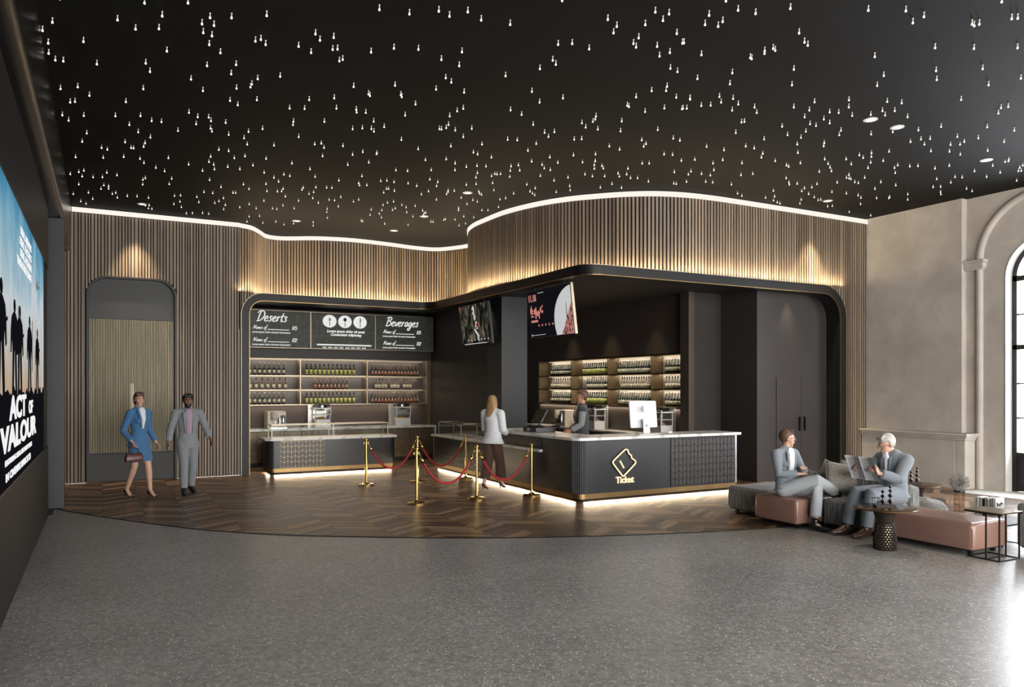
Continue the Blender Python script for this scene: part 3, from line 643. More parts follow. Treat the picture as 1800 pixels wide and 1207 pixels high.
# ------------------------------------------------------------------ right stone wall
UX=13.45; RX=13.60; SPR=3.68; YC=6.86; OR=.63
def arched_wall(name,yc,y0,y1):
    b=MB(); 
    # wall with arched opening, thickness RX..RX+.35
    def ring(x): return x
    nseg=24
    op=[(yc+OR,0.0),(yc+OR,SPR)]+[(yc+OR*math.cos(PI*i/nseg),SPR+OR*math.sin(PI*i/nseg)) for i in range(1,nseg)]+[(yc-OR,SPR),(yc-OR,0.)]
    # strips: left, right, above
    for x0,x1 in ((RX,RX+.35),):
        b.box(x0,x1,yc+OR,y1,0,CH); b.box(x0,x1,y0,yc-OR,0,CH)
        for i in range(nseg):
            a0=PI*i/nseg; a1=PI*(i+1)/nseg
            ya,za=yc+OR*math.cos(a0),SPR+OR*math.sin(a0); yb,zb=yc+OR*math.cos(a1),SPR+OR*math.sin(a1)
            vs=[(x,y,z) for x in (x0,x1) for y,z in ((ya,za),(yb,zb),(yb,CH),(ya,CH))]
            b.add(vs,[(0,1,2,3),(7,6,5,4),(0,4,5,1),(1,5,6,2),(2,6,7,3),(3,7,4,0)])
    o=b.build(name,'stone_plaster'); struct(o)
    # painted reveal lining
    b=MB(); L=[]
    for r in (OR,OR-.012):
        L.append([(yc+r,0.0)]+[(yc+r*math.cos(PI*i/nseg),SPR+r*math.sin(PI*i/nseg)) for i in range(nseg+1)]+[(yc-r,0.)])
    n=len(L[0]); rr=[]
    for i in range(n):
        (y,z),(y2,z2)=L[0][i],L[1][i]; rr.append([(RX-.01,y,z),(RX+.33,y,z),(RX+.33,y2,z2),(RX-.01,y2,z2)])
    b.loft(rr); o=b.build('trim_6','reveal_white',auto=True); struct(o)
    # half round pilasters, capitals and archivolt
    b=MB()
    for sg in (1,-1):
        yy=yc+sg*1.06
        b.lathe([(.06,.0),(.06,4.0)],16,cx=RX,cy=yy)
    pts=[(RX,yc+1.06*math.cos(PI*i/32),4.0+1.06*math.sin(PI*i/32)) for i in range(33)]
    b.tube(pts,.062,seg=12,up=(1,0,0))
    o=b.build('trim_7','stone_trim',auto=True); struct(o)
    b=MB()
    for sg in (1,-1):
        yy=yc+sg*1.06
        for z0,z1,e in ((3.86,3.89,.02),(3.89,3.98,.045),(3.98,4.03,.07)):
            b.box(RX-.07-e,RX+.03,yy-.07-e-(.0 if sg<0 else 0),yy+(.28 if sg>0 else .07)+e*(0 if sg>0 else 1),z0,z1)
    o=b.build('trim_8','stone_trim',bevel=.008); struct(o)
def glazed_door(name,yc):
    X=RX+.20; r=OR-.02
    d=thing(name,'','',(X,yc,0)); d['kind']='structure'
    nseg=24
    def arch(r,z0=0.): return [(r,z0)]+[(r*math.cos(PI*i/nseg),SPR+r*math.sin(PI*i/nseg)) for i in range(nseg+1)]+[(-r,z0)]
    b=MB(); A=arch(r); B=arch(r-.075); b.loft([[(-.03,y,z),(.05,y,z),(.05,y2,z2),(-.03,y2,z2)] for (y,z),(y2,z2) in zip(A,B)])
    b.box(-.03,.05,-r,r,SPR-.07,SPR+.02); b.box(-.03,.05,-r,r,2.44,2.52); b.box(-.02,.04,-.035,.035,0,SPR)
    b.build('door_frame','iron_black',d,auto=True)
    b=MB()
    for z in (3.04,1.86,1.27): b.box(-.01,.02,-r+.05,r-.05,z-.012,z+.012)
    for y in (-.29,.29): b.box(-.01,.02,y-.01,y+.01,.67,SPR+.5)
    b.build('glazing_bars','iron_black',d)
    b=MB(); b.box(-.02,.03,-r+.05,r-.05,.02,.68).m(1).box(-.03,-.02,-r+.14,-.12,.12,.58).box(-.03,-.02,.12,r-.14,.12,.58)
    b.build('kick_panel',['iron_black','graphite'],d)
    b=MB(); pl=[(0,y,z) for y,z in arch(r-.05,.66)]; m=len(pl)
    b.add(pl+[(.006,y,z) for _,y,z in pl],[tuple(range(m)),tuple(reversed(range(m,2*m)))]+[(i,(i+1)%m,m+(i+1)%m,m+i) for i in range(m)])
    b.build('glass_pane','glass_pane',d)
    return d
YB=[(5.4,8.15,YC),(1.9,5.4,3.6),(-1.6,1.9,.3)]  # nearer two bays are out of view, added to bring in daylight
for i,(a,c,yc) in enumerate(YB):
    arched_wall('wall_right',yc,a,c); glazed_door('door_%d'%(i+1),yc)
o=MB().box(UX,RX+.35,8.15,10.3,0,CH).build('wall_right','stone_plaster'); struct(o)
# dado with moulded cap rail
b=MB(); b.box(13.27,UX,8.15,10.05,0,.86); b.box(13.27,RX,7.98,8.15,0,.86)
b.box(13.25,RX,7.96,10.05,.86,.90); b.box(13.22,RX,7.93,10.05,.90,.94); b.box(13.19,RX,7.90,10.05,.94,.985)
o=b.build('trim_9','stone_trim',bevel=.012); struct(o)
o=MB().box(12.9,14.0,6.2,7.9,.0,.012).build('trim_10','reveal_white'); struct(o)

# ------------------------------------------------------------------ big slatted entrance door
d=thing('door_4','','',((DX0+DX1)/2,16.44,0)); d['kind']='structure'
hw=(DX1-DX0)/2
def archp(hw,top,r,z0=0):
    return [(-hw,z0)]+[(-hw+r-r*math.cos(a*PI/20),top-r+r*math.sin(a*PI/20)) for a in range(11)]+[(hw-r+r*math.sin(a*PI/20),top-r+r*math.cos(a*PI/20)) for a in range(11)]+[(hw,z0)]
A=archp(hw,DT,DR); B=archp(hw-.035,DT-.035,DR-.03)
b=MB(); b.loft([[(x,-.13,z),(x,.05,z),(x2,.05,z2),(x2,-.13,z2)] for (x,z),(x2,z2) in zip(A,B)]); b.build('door_frame','iron_black',d,auto=True)
b=MB(); m=len(B); pl=[(x,0,z) for x,z in B]; b.add(pl+[(x,.04,z) for x,z in B],[tuple(range(m)),tuple(reversed(range(m,2*m)))]+[(i,(i+1)%m,m+(i+1)%m,m+i) for i in range(m)])
b.box(-hw+.03,hw-.03,-.05,0,.01,.52)
b.box(-hw+.03,hw-.03,-.045,0,3.10,3.13)
b.build('door_leaf','graphite',d)
MB().box(-hw+.045,hw-.045,-.006,-.001,.55,3.09).build('screen_backing','groove_dark',d)
b=MB(); x=-hw+.05; rn=random.Random(8)
while x<hw-.06:
    b.box(x,x+.0125,-.045,-.005,.55,3.09); x+=.0275
b.build('slat_screen','slat_gold',d)
b=MB(); hx=.505-(DX0+DX1)/2; hwid=.035
prof=[(hx-hwid,.66)]+[(hx-hwid*math.cos(a*PI/10),1.84+hwid*math.sin(a*PI/10)) for a in range(11)]+[(hx+hwid,.66)]
m=len(prof); b.add([(x,-.075,z) for x,z in prof]+[(x,-.045,z) for x,z in prof],[tuple(range(m)),tuple(reversed(range(m,2*m)))]+[(i,(i+1)%m,m+(i+1)%m,m+i) for i in range(m)])
b.build('pull_handle','slat_gold',d)
# ------------------------------------------------------------------ counters
def rr(x0,x1,y0,y1,r,corners=(1,1,1,1),n=8):
    out=[]
    for i,(cx,cy,a0) in enumerate(((x0,y0,PI),(x1,y0,1.5*PI),(x1,y1,0),(x0,y1,.5*PI))):
        if corners[i]:
            sx=r if i in (0,3) else -r; sy=r if i in (0,1) else -r
            for k in range(n+1):
                a=a0+PI/2*k/n; out.append((cx+sx+r*math.cos(a),cy+sy+r*math.sin(a)))
        else: out.append((cx,cy))
    return out
def tile_panel(face,base,w,h,cw,rh,sl,gap,th,mats,parent,name='patterned_panel'):
    b=MB(); M=face_matrix(face,base); nc=round(w/cw); cw=w/nc
    b.mx=M; b.m(0).box(0,w,0,h,0,.004); b.m(1)
    for i in range(nc):
        x0=i*cw+gap/2; x1=(i+1)*cw-gap/2; s0,s1=(0,sl) if i%2 else (sl,0)
        z=-rh
        while z<h+rh:
            q=[(x0,z+s0+gap/2),(x1,z+s1+gap/2),(x1,z+rh+s1-gap/2),(x0,z+rh+s0-gap/2)]
            q=[(x,min(max(y,gap/2),h-gap/2)) for x,y in q]
            if max(q[3][1]-q[0][1],q[2][1]-q[1][1])>.012: b.prism(q,.004,th)
            z+=rh
    return b.build(name,mats,parent)
# dessert counter
dc=thing('dessert_counter','low graphite counter with marble top and gold lined patterned panel beneath the chalkboard menu','counter',(2.97,16.0,0))
CX0,CX1,CY0,CY1=2.97,5.70,16.0,16.62
def loc(poly,ox=2.97,oy=16.0): return [(x-ox,y-oy) for x,y in poly]
MB().prism(loc(rr(CX0,CX1,CY0,CY1,.14,(1,1,0,0))),.13,.70).build('body','counter_face',dc,auto=True)
MB().prism(loc(rr(CX0+.01,CX1-.01,CY0+.01,CY1,.13,(1,1,0,0))),.05,.13).build('plinth','brass_dark',dc,auto=True)
MB().prism(loc(rr(CX0+.09,CX1-.09,CY0+.09,CY1-.02,.1,(1,1,0,0))),0,.05).build('recessed_base','groove_dark',dc)
MB().prism(loc(rr(CX0-.07,CX1+.05,CY0-.05,CY1+.02,.16,(1,1,0,0))),.70,.745).build('countertop','marble',dc,bevel=.005)
tile_panel('-Y',(.24,-.002,.14),.90,.55,.075,.105,.035,.005,.009,['groove_gold','counter_face'],dc)
# ticket counter, L shaped, with a lower left wing
tc=thing('ticket_counter','large dark L shaped ticket counter with white marble top and glowing ticket logo','counter',(6.48,9.92,0))
def L(poly): return [(x-6.48,y-9.92) for x,y in poly]
Lp=rr(6.48,9.80,9.92,10.55,.16,(1,0,0,0))
body=[p for p in rr(6.48,9.80,9.92,10.5,.16,(1,0,0,0))]
bodyL=body[:-1]+[(9.80,10.55)][:0]+[(7.12,10.5),(7.12,12.9),(6.48,12.9)]
# polygon order: rounded corner, right front, right back, inner corner, up, outer
def lshape(x0,y0,x1,y1,ix,iy,r,n=8):
    out=[]
    for k in range(n+1):
        a=PI+PI/2*k/n; out.append((x0+r+r*math.cos(a),y0+r+r*math.sin(a)))
    return out+[(x1,y0),(x1,iy),(ix,iy),(ix,y1),(x0,y1)]
MB().prism(L(lshape(6.48,9.92,9.80,12.9,7.10,10.5,.16)),.13,.965).build('body','counter_face',tc,auto=True)
MB().prism(L(lshape(6.485,9.925,9.795,15.7,7.10,10.5,.16)),.05,.13).build('plinth','brass_dark',tc,auto=True)
MB().prism(L(lshape(6.60,10.04,9.70,15.62,7.05,10.45,.1)),0,.05).build('recessed_base','groove_dark',tc)
MB().prism(L(lshape(6.42,9.86,9.86,12.95,7.14,10.55,.18)),.965,1.01).build('countertop','marble',tc,bevel=.005)
MB().box(0,.62,2.98,5.78,.13,.715).build('low_wing','counter_face',tc)
b=MB(); b.box(-.06,.66,2.98,5.83,.715,.757); b.box(-.07,.0,1.06,2.98,.715,.757); b.build('low_countertop','marble',tc,bevel=.004)
tile_panel('-X',(-.002,5.74,.14),2.55,.565,.085,.11,.035,.013,.012,['groove_dark','tile_black'],tc,'patterned_panel')
tile_panel('-X',(-.002,2.96,.775),1.86,.18,.085,.11,.035,.013,.012,['groove_dark','tile_black'],tc,'patterned_panel')
tile_panel('-Y',(1.84,-.002,.14),1.42,.815,.084,.11,.04,.012,.012,['groove_dark','tile_black'],tc,'patterned_panel')
MB().box(3.285,3.322,-.006,.3,.13,.965).build('corner_trim','silver',tc)
b=MB()
for k in range(9):
    a=PI+PI/2*(k+.5)/9; x=.16+.163*math.cos(a); y=.16+.163*math.sin(a); b.lathe([(.011,.13),(.011,.965)],8,cx=x,cy=y)
b.build('fluted_corner','graphite',tc,auto=True)
# the ticket logo, raised halo lit outline
lg=[(7.375,.80),(7.345,.785),(7.145,.635),(7.135,.60),(7.15,.57),(7.305,.395),(7.33,.38),(7.36,.395),(7.555,.555),(7.575,.585),(7.565,.615),(7.50,.66),(7.49,.70),(7.46,.72),(7.435,.745),(7.425,.78),(7.40,.80)]
lgp=[(x-6.48,-.03,z) for x,z in lg]
b=MB(); P=catmull([(p[0],p[1],p[2]) for p in lgp],3,True); b.tube(P,.010,seg=4,up=(0,1,0),loop=True,sq=True)
b.tube([(7.27-6.48,-.03,.625),(7.345-6.48,-.03,.505)],.009,up=(0,1,0),sq=True)
b.build('ticket_logo','logo_light',tc)
b=MB(); b.tube([p+Vector((0,.016,0)) for p in P],.013,seg=4,up=(0,1,0),loop=True,sq=True); b.build('logo_backing','groove_dark',tc)
text_obj('ticket_lettering','Ticket',.145,'-Y',(7.365-6.48,-.03,.27),'logo_light',tc,offset=.003,align='CENTER',xs=.95,extrude=.008)
# glass display cases
def display_case(name,label,loc_,rz,Lx,mid):
    t=thing(name,label,'display case',loc_,rz)
    h=.28; D=.36; r=.007; b=MB()
    for x in [0,Lx]+mid:
        for y in (0,D): b.box(x-r,x+r,y-r,y+r,0,h)
        b.box(x-r,x+r,0,D,h-2*r,h)
    for y in (0,D): b.box(0,Lx,y-r,y+r,h-2*r,h); b.box(0,Lx,y-r,y+r,0,.008)
    b.build('frame','champagne',t)
    MB().box(.01,Lx-.01,-.003,.0,.01,h-.015).build('glass_front','glass_clear',t)
    MB().box(.01,Lx-.01,.01,D-.01,h-.012,h-.006).build('glass_top','glass_clear',t)
    b=MB()
    for x in (0.009,Lx-.009): b.box(x-.002,x+.002,.01,D-.01,.01,h-.015)
    b.build('glass_side','glass_clear',t)
    return t
display_case('display_case','thin framed empty glass display case on the low dessert counter',(3.06,16.10,.745),0,2.48,[1.27])
display_case('display_case','thin framed empty glass display case on the low wing of the ticket counter',(6.56,15.64,.757),-PI/2,2.5,[1.2])
# back cabinets of the dessert bar
for i,(x0,x1) in enumerate(((2.52,3.68),(3.70,4.90),(4.92,6.12),(6.14,7.38))):
    pos=('leftmost','second from the left','third from the left','rightmost')[i]
    t=thing('base_cabinet','bronze brown base cabinet under the back worktop, '+pos,'cabinet',(x0,17.95,0),group='bronze base cabinets behind the dessert counter')
    wd=x1-x0
    MB().box(0,wd,.02,.66,.0,.79).build('body','graphite',t)
    MB().box(0,wd/2-.004,-.0,.02,.08,.77).build('door','niche_metal',t)
    MB().box(wd/2+.004,wd,-.0,.02,.08,.77).build('door','niche_metal',t)
b=MB(); b.box(2.52,7.435,17.88,18.58,.79,.84)
o=b.build('back_worktop','marble',bevel=.004); tag(o,'long white marble back worktop below the dessert bar shelves','worktop')
o=MB().box(7.39,7.435,17.88,18.60,.0,.789).build('worktop_end_panel','marble'); tag(o,'upright white marble panel closing the right end of the dessert bar worktop','panel')
b=MB(); b.box(9.78,10.2,11.72,17.5,.0,.80); o=b.build('back_counter_cabinet','niche_metal'); tag(o,'brown low cabinet run beneath the ticket bar bottle shelves','cabinet')
o=MB().box(9.74,10.2,11.72,17.5,.80,.84).build('back_worktop','marble',bevel=.004); tag(o,'white marble worktop under the right hand bottle shelves','worktop')

# ------------------------------------------------------------------ shelf units
su=thing('wall_shelf_unit','long champagne framed back shelf unit beneath the chalkboard menus','shelf unit',(2.52,18.27,0))
b=MB(); b.box(0,4.92,-.02,.35,2.47,3.39); b.build('bulkhead','wall_taupe',su)
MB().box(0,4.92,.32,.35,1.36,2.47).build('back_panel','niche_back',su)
MB().box(0,4.92,.32,.35,.845,1.36).build('splash_panel','wall_taupe_warm',su)
for z in (1.37,1.72,2.055,2.45): MB().box(0,4.82,.0,.32,z,z+.022).build('shelf','champagne',su)
for x in (1.60,3.23,4.80): MB().box(x,x+.02,.0,.32,1.392,2.45).build('divider','champagne',su)
MB().box(4.82,4.92,-.02,.32,.84,2.47).build('end_panel','niche_metal',su)
b=MB()
for z in (2.446,2.051,1.716): b.box(.02,4.8,.30,.315,z-.006,z)
b.build('led_strip','led_strip',su)
sv=thing('wall_shelf_unit','recessed four bay bottle shelf unit glowing behind the ticket counter','shelf unit',(10.2,17.5,0),-PI/2)
MB().box(0,5.88,.33,.349,1.36,2.49).build('back_panel','niche_back_lit',sv)
for z in (1.375,1.735,2.07,2.46): MB().box(0,5.88,.005,.33,z,z+.022).build('shelf','brass_dark',sv)
for x in (0.005,1.585,3.12,4.69): MB().box(x,x+.02,.004,.33,1.397,2.46).build('divider','niche_brass',sv)
b=MB()
for z in (2.456,2.066,1.731): b.box(.02,5.86,.31,.328,z-.006,z)
b.build('led_strip','led_strip',sv)

# ------------------------------------------------------------------ bottles: one of each kind, then copies
def bottle(kind,glass,foil,label,h=.285,r=.034,neck=.0135,sh=.58,l0=.16,l1=.42):
    b=MB()
    b.m(0).lathe([(r*.9,0),(r,.006),(r,h*sh*.93),(r*.93,h*sh),(r*.6,h*(sh+.07)),(neck,h*(sh+.16)),(neck,h*.86)],14)
    me=b.mesh('bottle',[glass],True)
    f=MB(); f.lathe([(neck*1.12,h*.80),(neck*1.12,h*.95),(neck*1.3,h*.955),(neck*1.3,h*.985),(neck*1.1,h)],10); fm=f.mesh('cap_foil',[foil],True)
    l=MB(); l.lathe([(r*1.015,h*l0),(r*1.015,h*l1)],14); lm=l.mesh('label',[label],True)
    return me,fm,lm
BK={'cream':(bottle('c','glass_dark_green','foil_grey','label_cream'),'dark wine bottle with cream label'),
    'yellow':(bottle('y','glass_dark_green','foil_black','label_yellow',l0=.08,l1=.5,sh=.62),'dark bottle with yellow-green label'),
    'red':(bottle('r','glass_amber','foil_rose','label_red',r=.031,l0=.13,l1=.36),'slim bottle with red-brown label'),
    'peach':(bottle('p','glass_dark_green','foil_grey','label_cream',r=.032,l0=.1,l1=.4),'slim dark bottle with peach label'),
    'squat':(bottle('s','glass_amber','foil_black','label_cream',h=.27,r=.037,sh=.5,l0=.1,l1=.45),'squat amber bottle with wide cream label')}
ORD='first second third fourth fifth sixth seventh eighth ninth tenth eleventh twelfth thirteenth fourteenth fifteenth sixteenth'.split()
def place(kind,n,p0,p1,rz,where,skip=()):
    (me,fm,lm),desc=BK[kind]; rn=random.Random(hash((kind,n))&7)
    for i in range(n):
        if i in skip: continue
        t=i/(n-1); o=bpy.data.objects.new('bottle',me); C.objects.link(o)
        o.location=[a+(c-a)*t for a,c in zip(p0,p1)]; o.rotation_euler=(0,0,rn.random()*6)
        tag(o,'%s, %s from left, %s'%(desc,ORD[i],where),'bottle','bottles on the '+where)
        for nm,m_ in (('cap_foil',fm),('label',lm)):
            c=bpy.data.objects.new(nm,m_); C.objects.link(c); c.parent=o
ZL=(2.077,1.742,1.392); yb=18.36
for (k,n,x0,x1,row) in (('cream',10,2.78,3.76,0),('squat',9,2.74,3.80,1),('cream',10,2.78,3.76,2),
                        ('yellow',12,4.30,5.45,0),('red',9,4.50,5.27,1),('yellow',12,4.30,5.45,2),
                        ('red',15,5.92,7.12,0),('squat',12,6.02,6.92,1),('red',15,5.92,7.12,2)):
    bay='left bay' if x0<4 else ('centre bay' if x0<5.6 else 'right bay')
    place(k,n,(x0,yb,ZL[row]),(x1,yb,ZL[row]),0,'%s shelf, %s, dessert bar'%(('top','middle','bottom')[row],bay),skip=(4,8) if (k=='squat' and n==12) else ())
ZR=(2.092,1.757,1.397); xb=10.32
for (k,n,y0,y1,row) in (('cream',11,17.0,16.0,0),('squat',10,17.0,16.02,1),('cream',11,17.0,16.0,2),
                        ('yellow',12,15.5,14.5,0),('peach',9,15.35,14.6,1),('yellow',12,15.5,14.5,2),
                        ('peach',15,14.08,12.92,0),('squat',12,13.95,13.0,1),('peach',15,14.08,12.92,2),
                        ('cream',8,12.42,11.80,0),('squat',8,12.42,11.80,1),('cream',8,12.42,11.80,2)):
    bay='first bay' if y0>16 else ('second bay' if y0>15 else ('third bay' if y0>13 else 'fourth bay'))
    place(k,n,(xb,y0,ZR[row]),(xb,y1,ZR[row]),0,'%s shelf, %s, ticket bar'%(('top','middle','bottom')[row],bay))

# ------------------------------------------------------------------ chalkboard menus
def board(name,label,x0,x1):
    t=thing(name,label,'menu board',(x0,17.97,2.70),group=None); w_=x1-x0
    MB().box(.0,w_,0,.05,0,.86).build('panel','chalkboard',t)
    b=MB(); r=.008; b.box(0,w_,-.006,.05,.852,.862).box(0,w_,-.006,.05,-.002,.008).box(0,r,-.006,.05,0,.86).box(w_-r,w_,-.006,.05,0,.86); b.build('frame','champagne',t)
    MB().box(w_*.3,w_*.3+.02,.05,.28,.4,.42).box(w_*.7,w_*.7+.02,.05,.28,.4,.42).build('wall_bracket','iron_black',t)
    return t,w_
def menu_items(t,x):
    for k,(z,price) in enumerate(((.42,'$15'),(.14,'$12'))):
        b=MB(); xe=script_mb(b,'Name of',x,z,.095,.045,'-Y',(0,-.004,0)); b.box(xe+.02,xe+.50,-.007,-.004,z-.012,z+.002)
        script_mb(b,price,xe+.56,z,.095,.05,'-Y',(0,-.004,0)); b.build('item_lettering','chalk_glow',t)
        text_obj('small_lettering','Lorem ipsum dolor sit amet Consectetur',.052,'-Y',(x-.02,-.004,z-.085),'chalk_glow',t,shear=.35,offset=.0016,extrude=.001,xs=.98)
t,w_=board('menu_board','left chalkboard menu reading Deserts with two priced lines',2.72,4.30)
b=MB(); script_mb(b,'Deserts',.34,.60,.235,.045,'-Y',(0,-.004,0)); b.build('title_lettering','chalk_glow',t); menu_items(t,.28)
t,w_=board('menu_board','right chalkboard menu reading Beverages with two priced lines',5.87,7.38)
b=MB(); script_mb(b,'Beverages',.25,.60,.225,.045,'-Y',(0,-.004,0)); b.build('title_lettering','chalk_glow',t); menu_items(t,.20)
t,w_=board('menu_board','middle chalkboard menu with three white discs showing fork, spoon and knife',4.305,5.865)
b=MB(); 
for k in range(3):
    cx=.44+.37*k; cz=.66; b.mx=face_matrix('-Y',(0,-.004,0)); b.m(0)
    b.prism([(cx+.165*math.cos(2*PI*i/28),cz+.15*math.sin(2*PI*i/28)) for i in range(28)],0,.002)
b.mx=Matrix.Identity(4)
o=b.build('plate_discs','chalk_glow',t)
b=MB(); b.mx=face_matrix('-Y',(0,-.007,0))
cx,cz=.44,.66
b.prism([(cx-.006,cz-.11),(cx+.010,cz-.11),(cx+.008,cz+.02),(cx-.004,cz+.02)],0,.002)
b.prism([(cx-.025,cz+.02),(cx+.03,cz+.02),(cx+.03,cz+.04),(cx-.025,cz+.04)],0,.002)
for q in (-.025,-.004,.018): b.prism([(cx+q,cz+.03),(cx+q+.01,cz+.03),(cx+q+.01,cz+.085),(cx+q,cz+.085)],0,.002)
b.mx=Matrix.Identity(4); b.build('fork_symbol','groove_dark',t); b=MB(); b.mx=face_matrix('-Y',(0,-.007,0))
cx=.81; b.prism([(cx+.04*math.cos(2*PI*i/16),cz+.05+.045*math.sin(2*PI*i/16)) for i in range(16)],0,.002); b.prism([(cx-.008,cz-.12),(cx+.008,cz-.12),(cx+.005,cz+.02),(cx-.005,cz+.02)],0,.002)
b.mx=Matrix.Identity(4); b.build('spoon_symbol','groove_dark',t); b=MB(); b.mx=face_matrix('-Y',(0,-.007,0))
cx=1.18; b.prism([(cx-.008,cz-.12),(cx+.010,cz-.12),(cx+.008,cz-.01),(cx+.02,cz+.03),(cx+.016,cz+.09),(cx-.006,cz+.11)],0,.002)
b.mx=Matrix.Identity(4); b.build('knife_symbol','groove_dark',t)
text_obj('small_lettering','Lorem ipsum dolor sit amet',.085,'-Y',(.83,-.004,.40),'chalk_glow',t,shear=.3,offset=.003,align='CENTER',xs=.95)
text_obj('small_lettering','Consectetur adipiscing',.085,'-Y',(.83,-.004,.32),'chalk_glow',t,shear=.3,offset=.003,align='CENTER',xs=.95)
b=MB(); b.box(.14,1.46,-.006,-.004,.085,.118)
b.mx=face_matrix('-Y',(0,-.004,0))
for g in range(8):
    s_=1 if g>3 else -1
    for k in range(4):
        x=.28+g*.135+k*.025; b.prism([(x,.02),(x+.014,.02),(x+.014+.014*s_,.037),(x+.014,.055),(x,.055),(x+.014*s_,.037)],0,.001)
b.mx=Matrix.Identity(4); b.build('chalk_border','chalk_glow',t)

# ------------------------------------------------------------------ hanging poster screens
def hang_screen(label,y,wd,hh,cm='champagne'):
    t=thing('hanging_screen',label,'screen',(6.88,y,3.55)); t.rotation_euler=(0,-.12,0)
    MB().box(.0,.05,-wd/2,wd/2,-hh,0).build('casing',cm,t)
    b=MB()
    for q in (-.5,.5): b.box(.02,.045,q-.012,q+.012,0,.125)
    b.build('hanger','iron_black',t)
    return t
t=hang_screen('small tilted film screen with white brush script on dark mottled picture, left of the column',14.56,1.42,.86,'iron_black')
MB().box(-.004,.0,-.70,.70,-.85,-.01).build('picture','screen_mottled',t)
b=MB(); b.mx=face_matrix('-X',(-.006,0,-.43))
rn=random.Random(21); x,z=0.02,.38
for k in range(9):
    zz=.34-k*.075; xx=-.02+.018*k+rn.uniform(-.02,.02)
    for q in range(3):
        a=rn.uniform(-.9,.9); l=rn.uniform(.04,.085); c_=Vector((xx+rn.uniform(-.04,.04),zz+rn.uniform(-.03,.03),0)); dd=Vector((math.cos(a),math.sin(a)+.3,0)).normalized()*l; nn=Vector((-dd.y,dd.x,0)).normalized()*.011
        b.loft([[tuple(c_+dd*tt+nn*s0*ww+Vector((0,0,zq))) for s0,zq in ((-1,0),(1,0),(1,.002),(-1,.002))] for tt,ww in ((-.5,.4),(0,1.2),(.5,.3))])
for p in (((.0,-.1),(.17,-.36)),((.02,.38),(.0,.1))):
    (a0,z0),(a1,z1)=p; b.tube([(a0,z0,0),((a0+a1)/2+.02,(z0+z1)/2,0),(a1,z1,0)],[.016,.012,.005],seg=4,sq=True)
b.mx=Matrix.Identity(4); b.build('brush_lettering','screen_white',t)
b=MB(); b.mx=face_matrix('-X',(-.006,0,-.43)); b.prism([(.2+.04*math.cos(i),-.02+.035*math.sin(i)) for i in range(6)],0,.001); b.prism([(-.70,.30),(-.62,.42),(-.70,.42)],0,.001); b.mx=Matrix.Identity(4); b.build('red_mark','screen_red',t)
b=MB(); b.mx=face_matrix('-X',(-.006,0,-.43))
for k in range(7): b.prism([(-.4+k*.16,-.34),(-.36+k*.16,-.34),(-.36+k*.16,-.31),(-.4+k*.16,-.31)],0,.001)
b.prism([(-.6,-.41),(.5,-.41),(.5,-.395),(-.6,-.395)],0,.001); b.mx=Matrix.Identity(4); b.build('caption_marks','screen_white',t)

t=hang_screen('tilted black film screen with 11.18 lettering and a pale disc',11.50,1.50,.86)
MB().box(-.004,0,-.745,.74,-.85,-.01).build('picture','screen_black',t)
# pale disc cut by the picture edge
b=MB(); b.mx=face_matrix('-X',(-.006,0,-.43)); pts=[]
cx,cz,rx,rz_=.80,-.20,.66,.60
for i in range(25):
    a=PI*.5+PI*.66*i/24; x=cx+rx*math.cos(a); z=cz+rz_*math.sin(a)
    if x<=.735 and z>=-.42: pts.append((x,z))
pts=[(.735,pts[0][1])]+pts+[(pts[-1][0],-.42),(.735,-.42)]
b.prism(pts,0,.001); b.mx=Matrix.Identity(4); b.build('pale_disc','screen_white',t)
b=MB(); b.mx=face_matrix('-X',(-.008,0,-.43)); b.prism([(.36,-.42),(.735,-.42),(.735,.12)],0,.001); b.mx=Matrix.Identity(4); b.build('lattice_field','screen_rose',t)
b=MB(); b.mx=face_matrix('-X',(-.010,0,-.43)); rn=random.Random(4)
for k in range(46):
    x=rn.uniform(.38,.72); z=rn.uniform(-.41,.1)
    if z<-.42+(x-.36)*1.44-.03:
        a=rn.choice((.5,2.2,1.0,2.7)); l=.05; q=Vector((math.cos(a),math.sin(a),0))*l
        b.tube([(x-q.x*.5,z-q.y*.5,0),(x+q.x*.5,z+q.y*.5,0)],.006,sq=True)
b.prism([(.55,-.15),(.575,-.15),(.57,.12),(.56,.12)],0,.001)
b.mx=Matrix.Identity(4); b.build('lattice_lines','groove_dark',t)
text_obj('date_lettering','11.18',.17,'-X',(-.007,.70,-.20),'screen_pink',t,offset=.004,xs=.75)
b=MB(); b.mx=face_matrix('-X',(-.007,0,-.43)); rn=random.Random(12)
for g in range(4):
    for q in range(7):
        x=-.60+g*.11+rn.uniform(-.045,.045); z=.03+rn.uniform(-.09,.09); a=rn.choice((0,.1,PI/2,PI/2,1.0,2.1)); l=rn.uniform(.05,.14) if a>1.4 else rn.uniform(.04,.08)
        q2=Vector((math.cos(a),math.sin(a),0))*l/2; b.tube([(x-q2.x,z-q2.y,0),(x+q2.x,z+q2.y,0)],[.009,.005],sq=True)
b.prism([(-.66,-.15),(-.42,-.15),(-.42,-.11),(-.66,-.11)],0,.001)
for k in range(5): b.prism([(-.42+k*.12,-.23),(-.385+k*.12,-.23),(-.385+k*.12,-.195),(-.42+k*.12,-.195)],0,.001)
b.mx=Matrix.Identity(4); b.build('red_lettering','screen_pink',t)
b=MB(); b.mx=face_matrix('-X',(-.007,0,-.43))
b.prism([(-.69,-.40),(-.66,-.40),(-.66,-.36),(-.69,-.36)],0,.001); b.prism([(-.64,-.385),(-.2,-.385),(-.2,-.377),(-.64,-.377)],0,.001)
for k in range(6): b.prism([(-.34+k*.035,.355),(-.32+k*.035,.355),(-.32+k*.035,.37),(-.34+k*.035,.37)],0,.001)
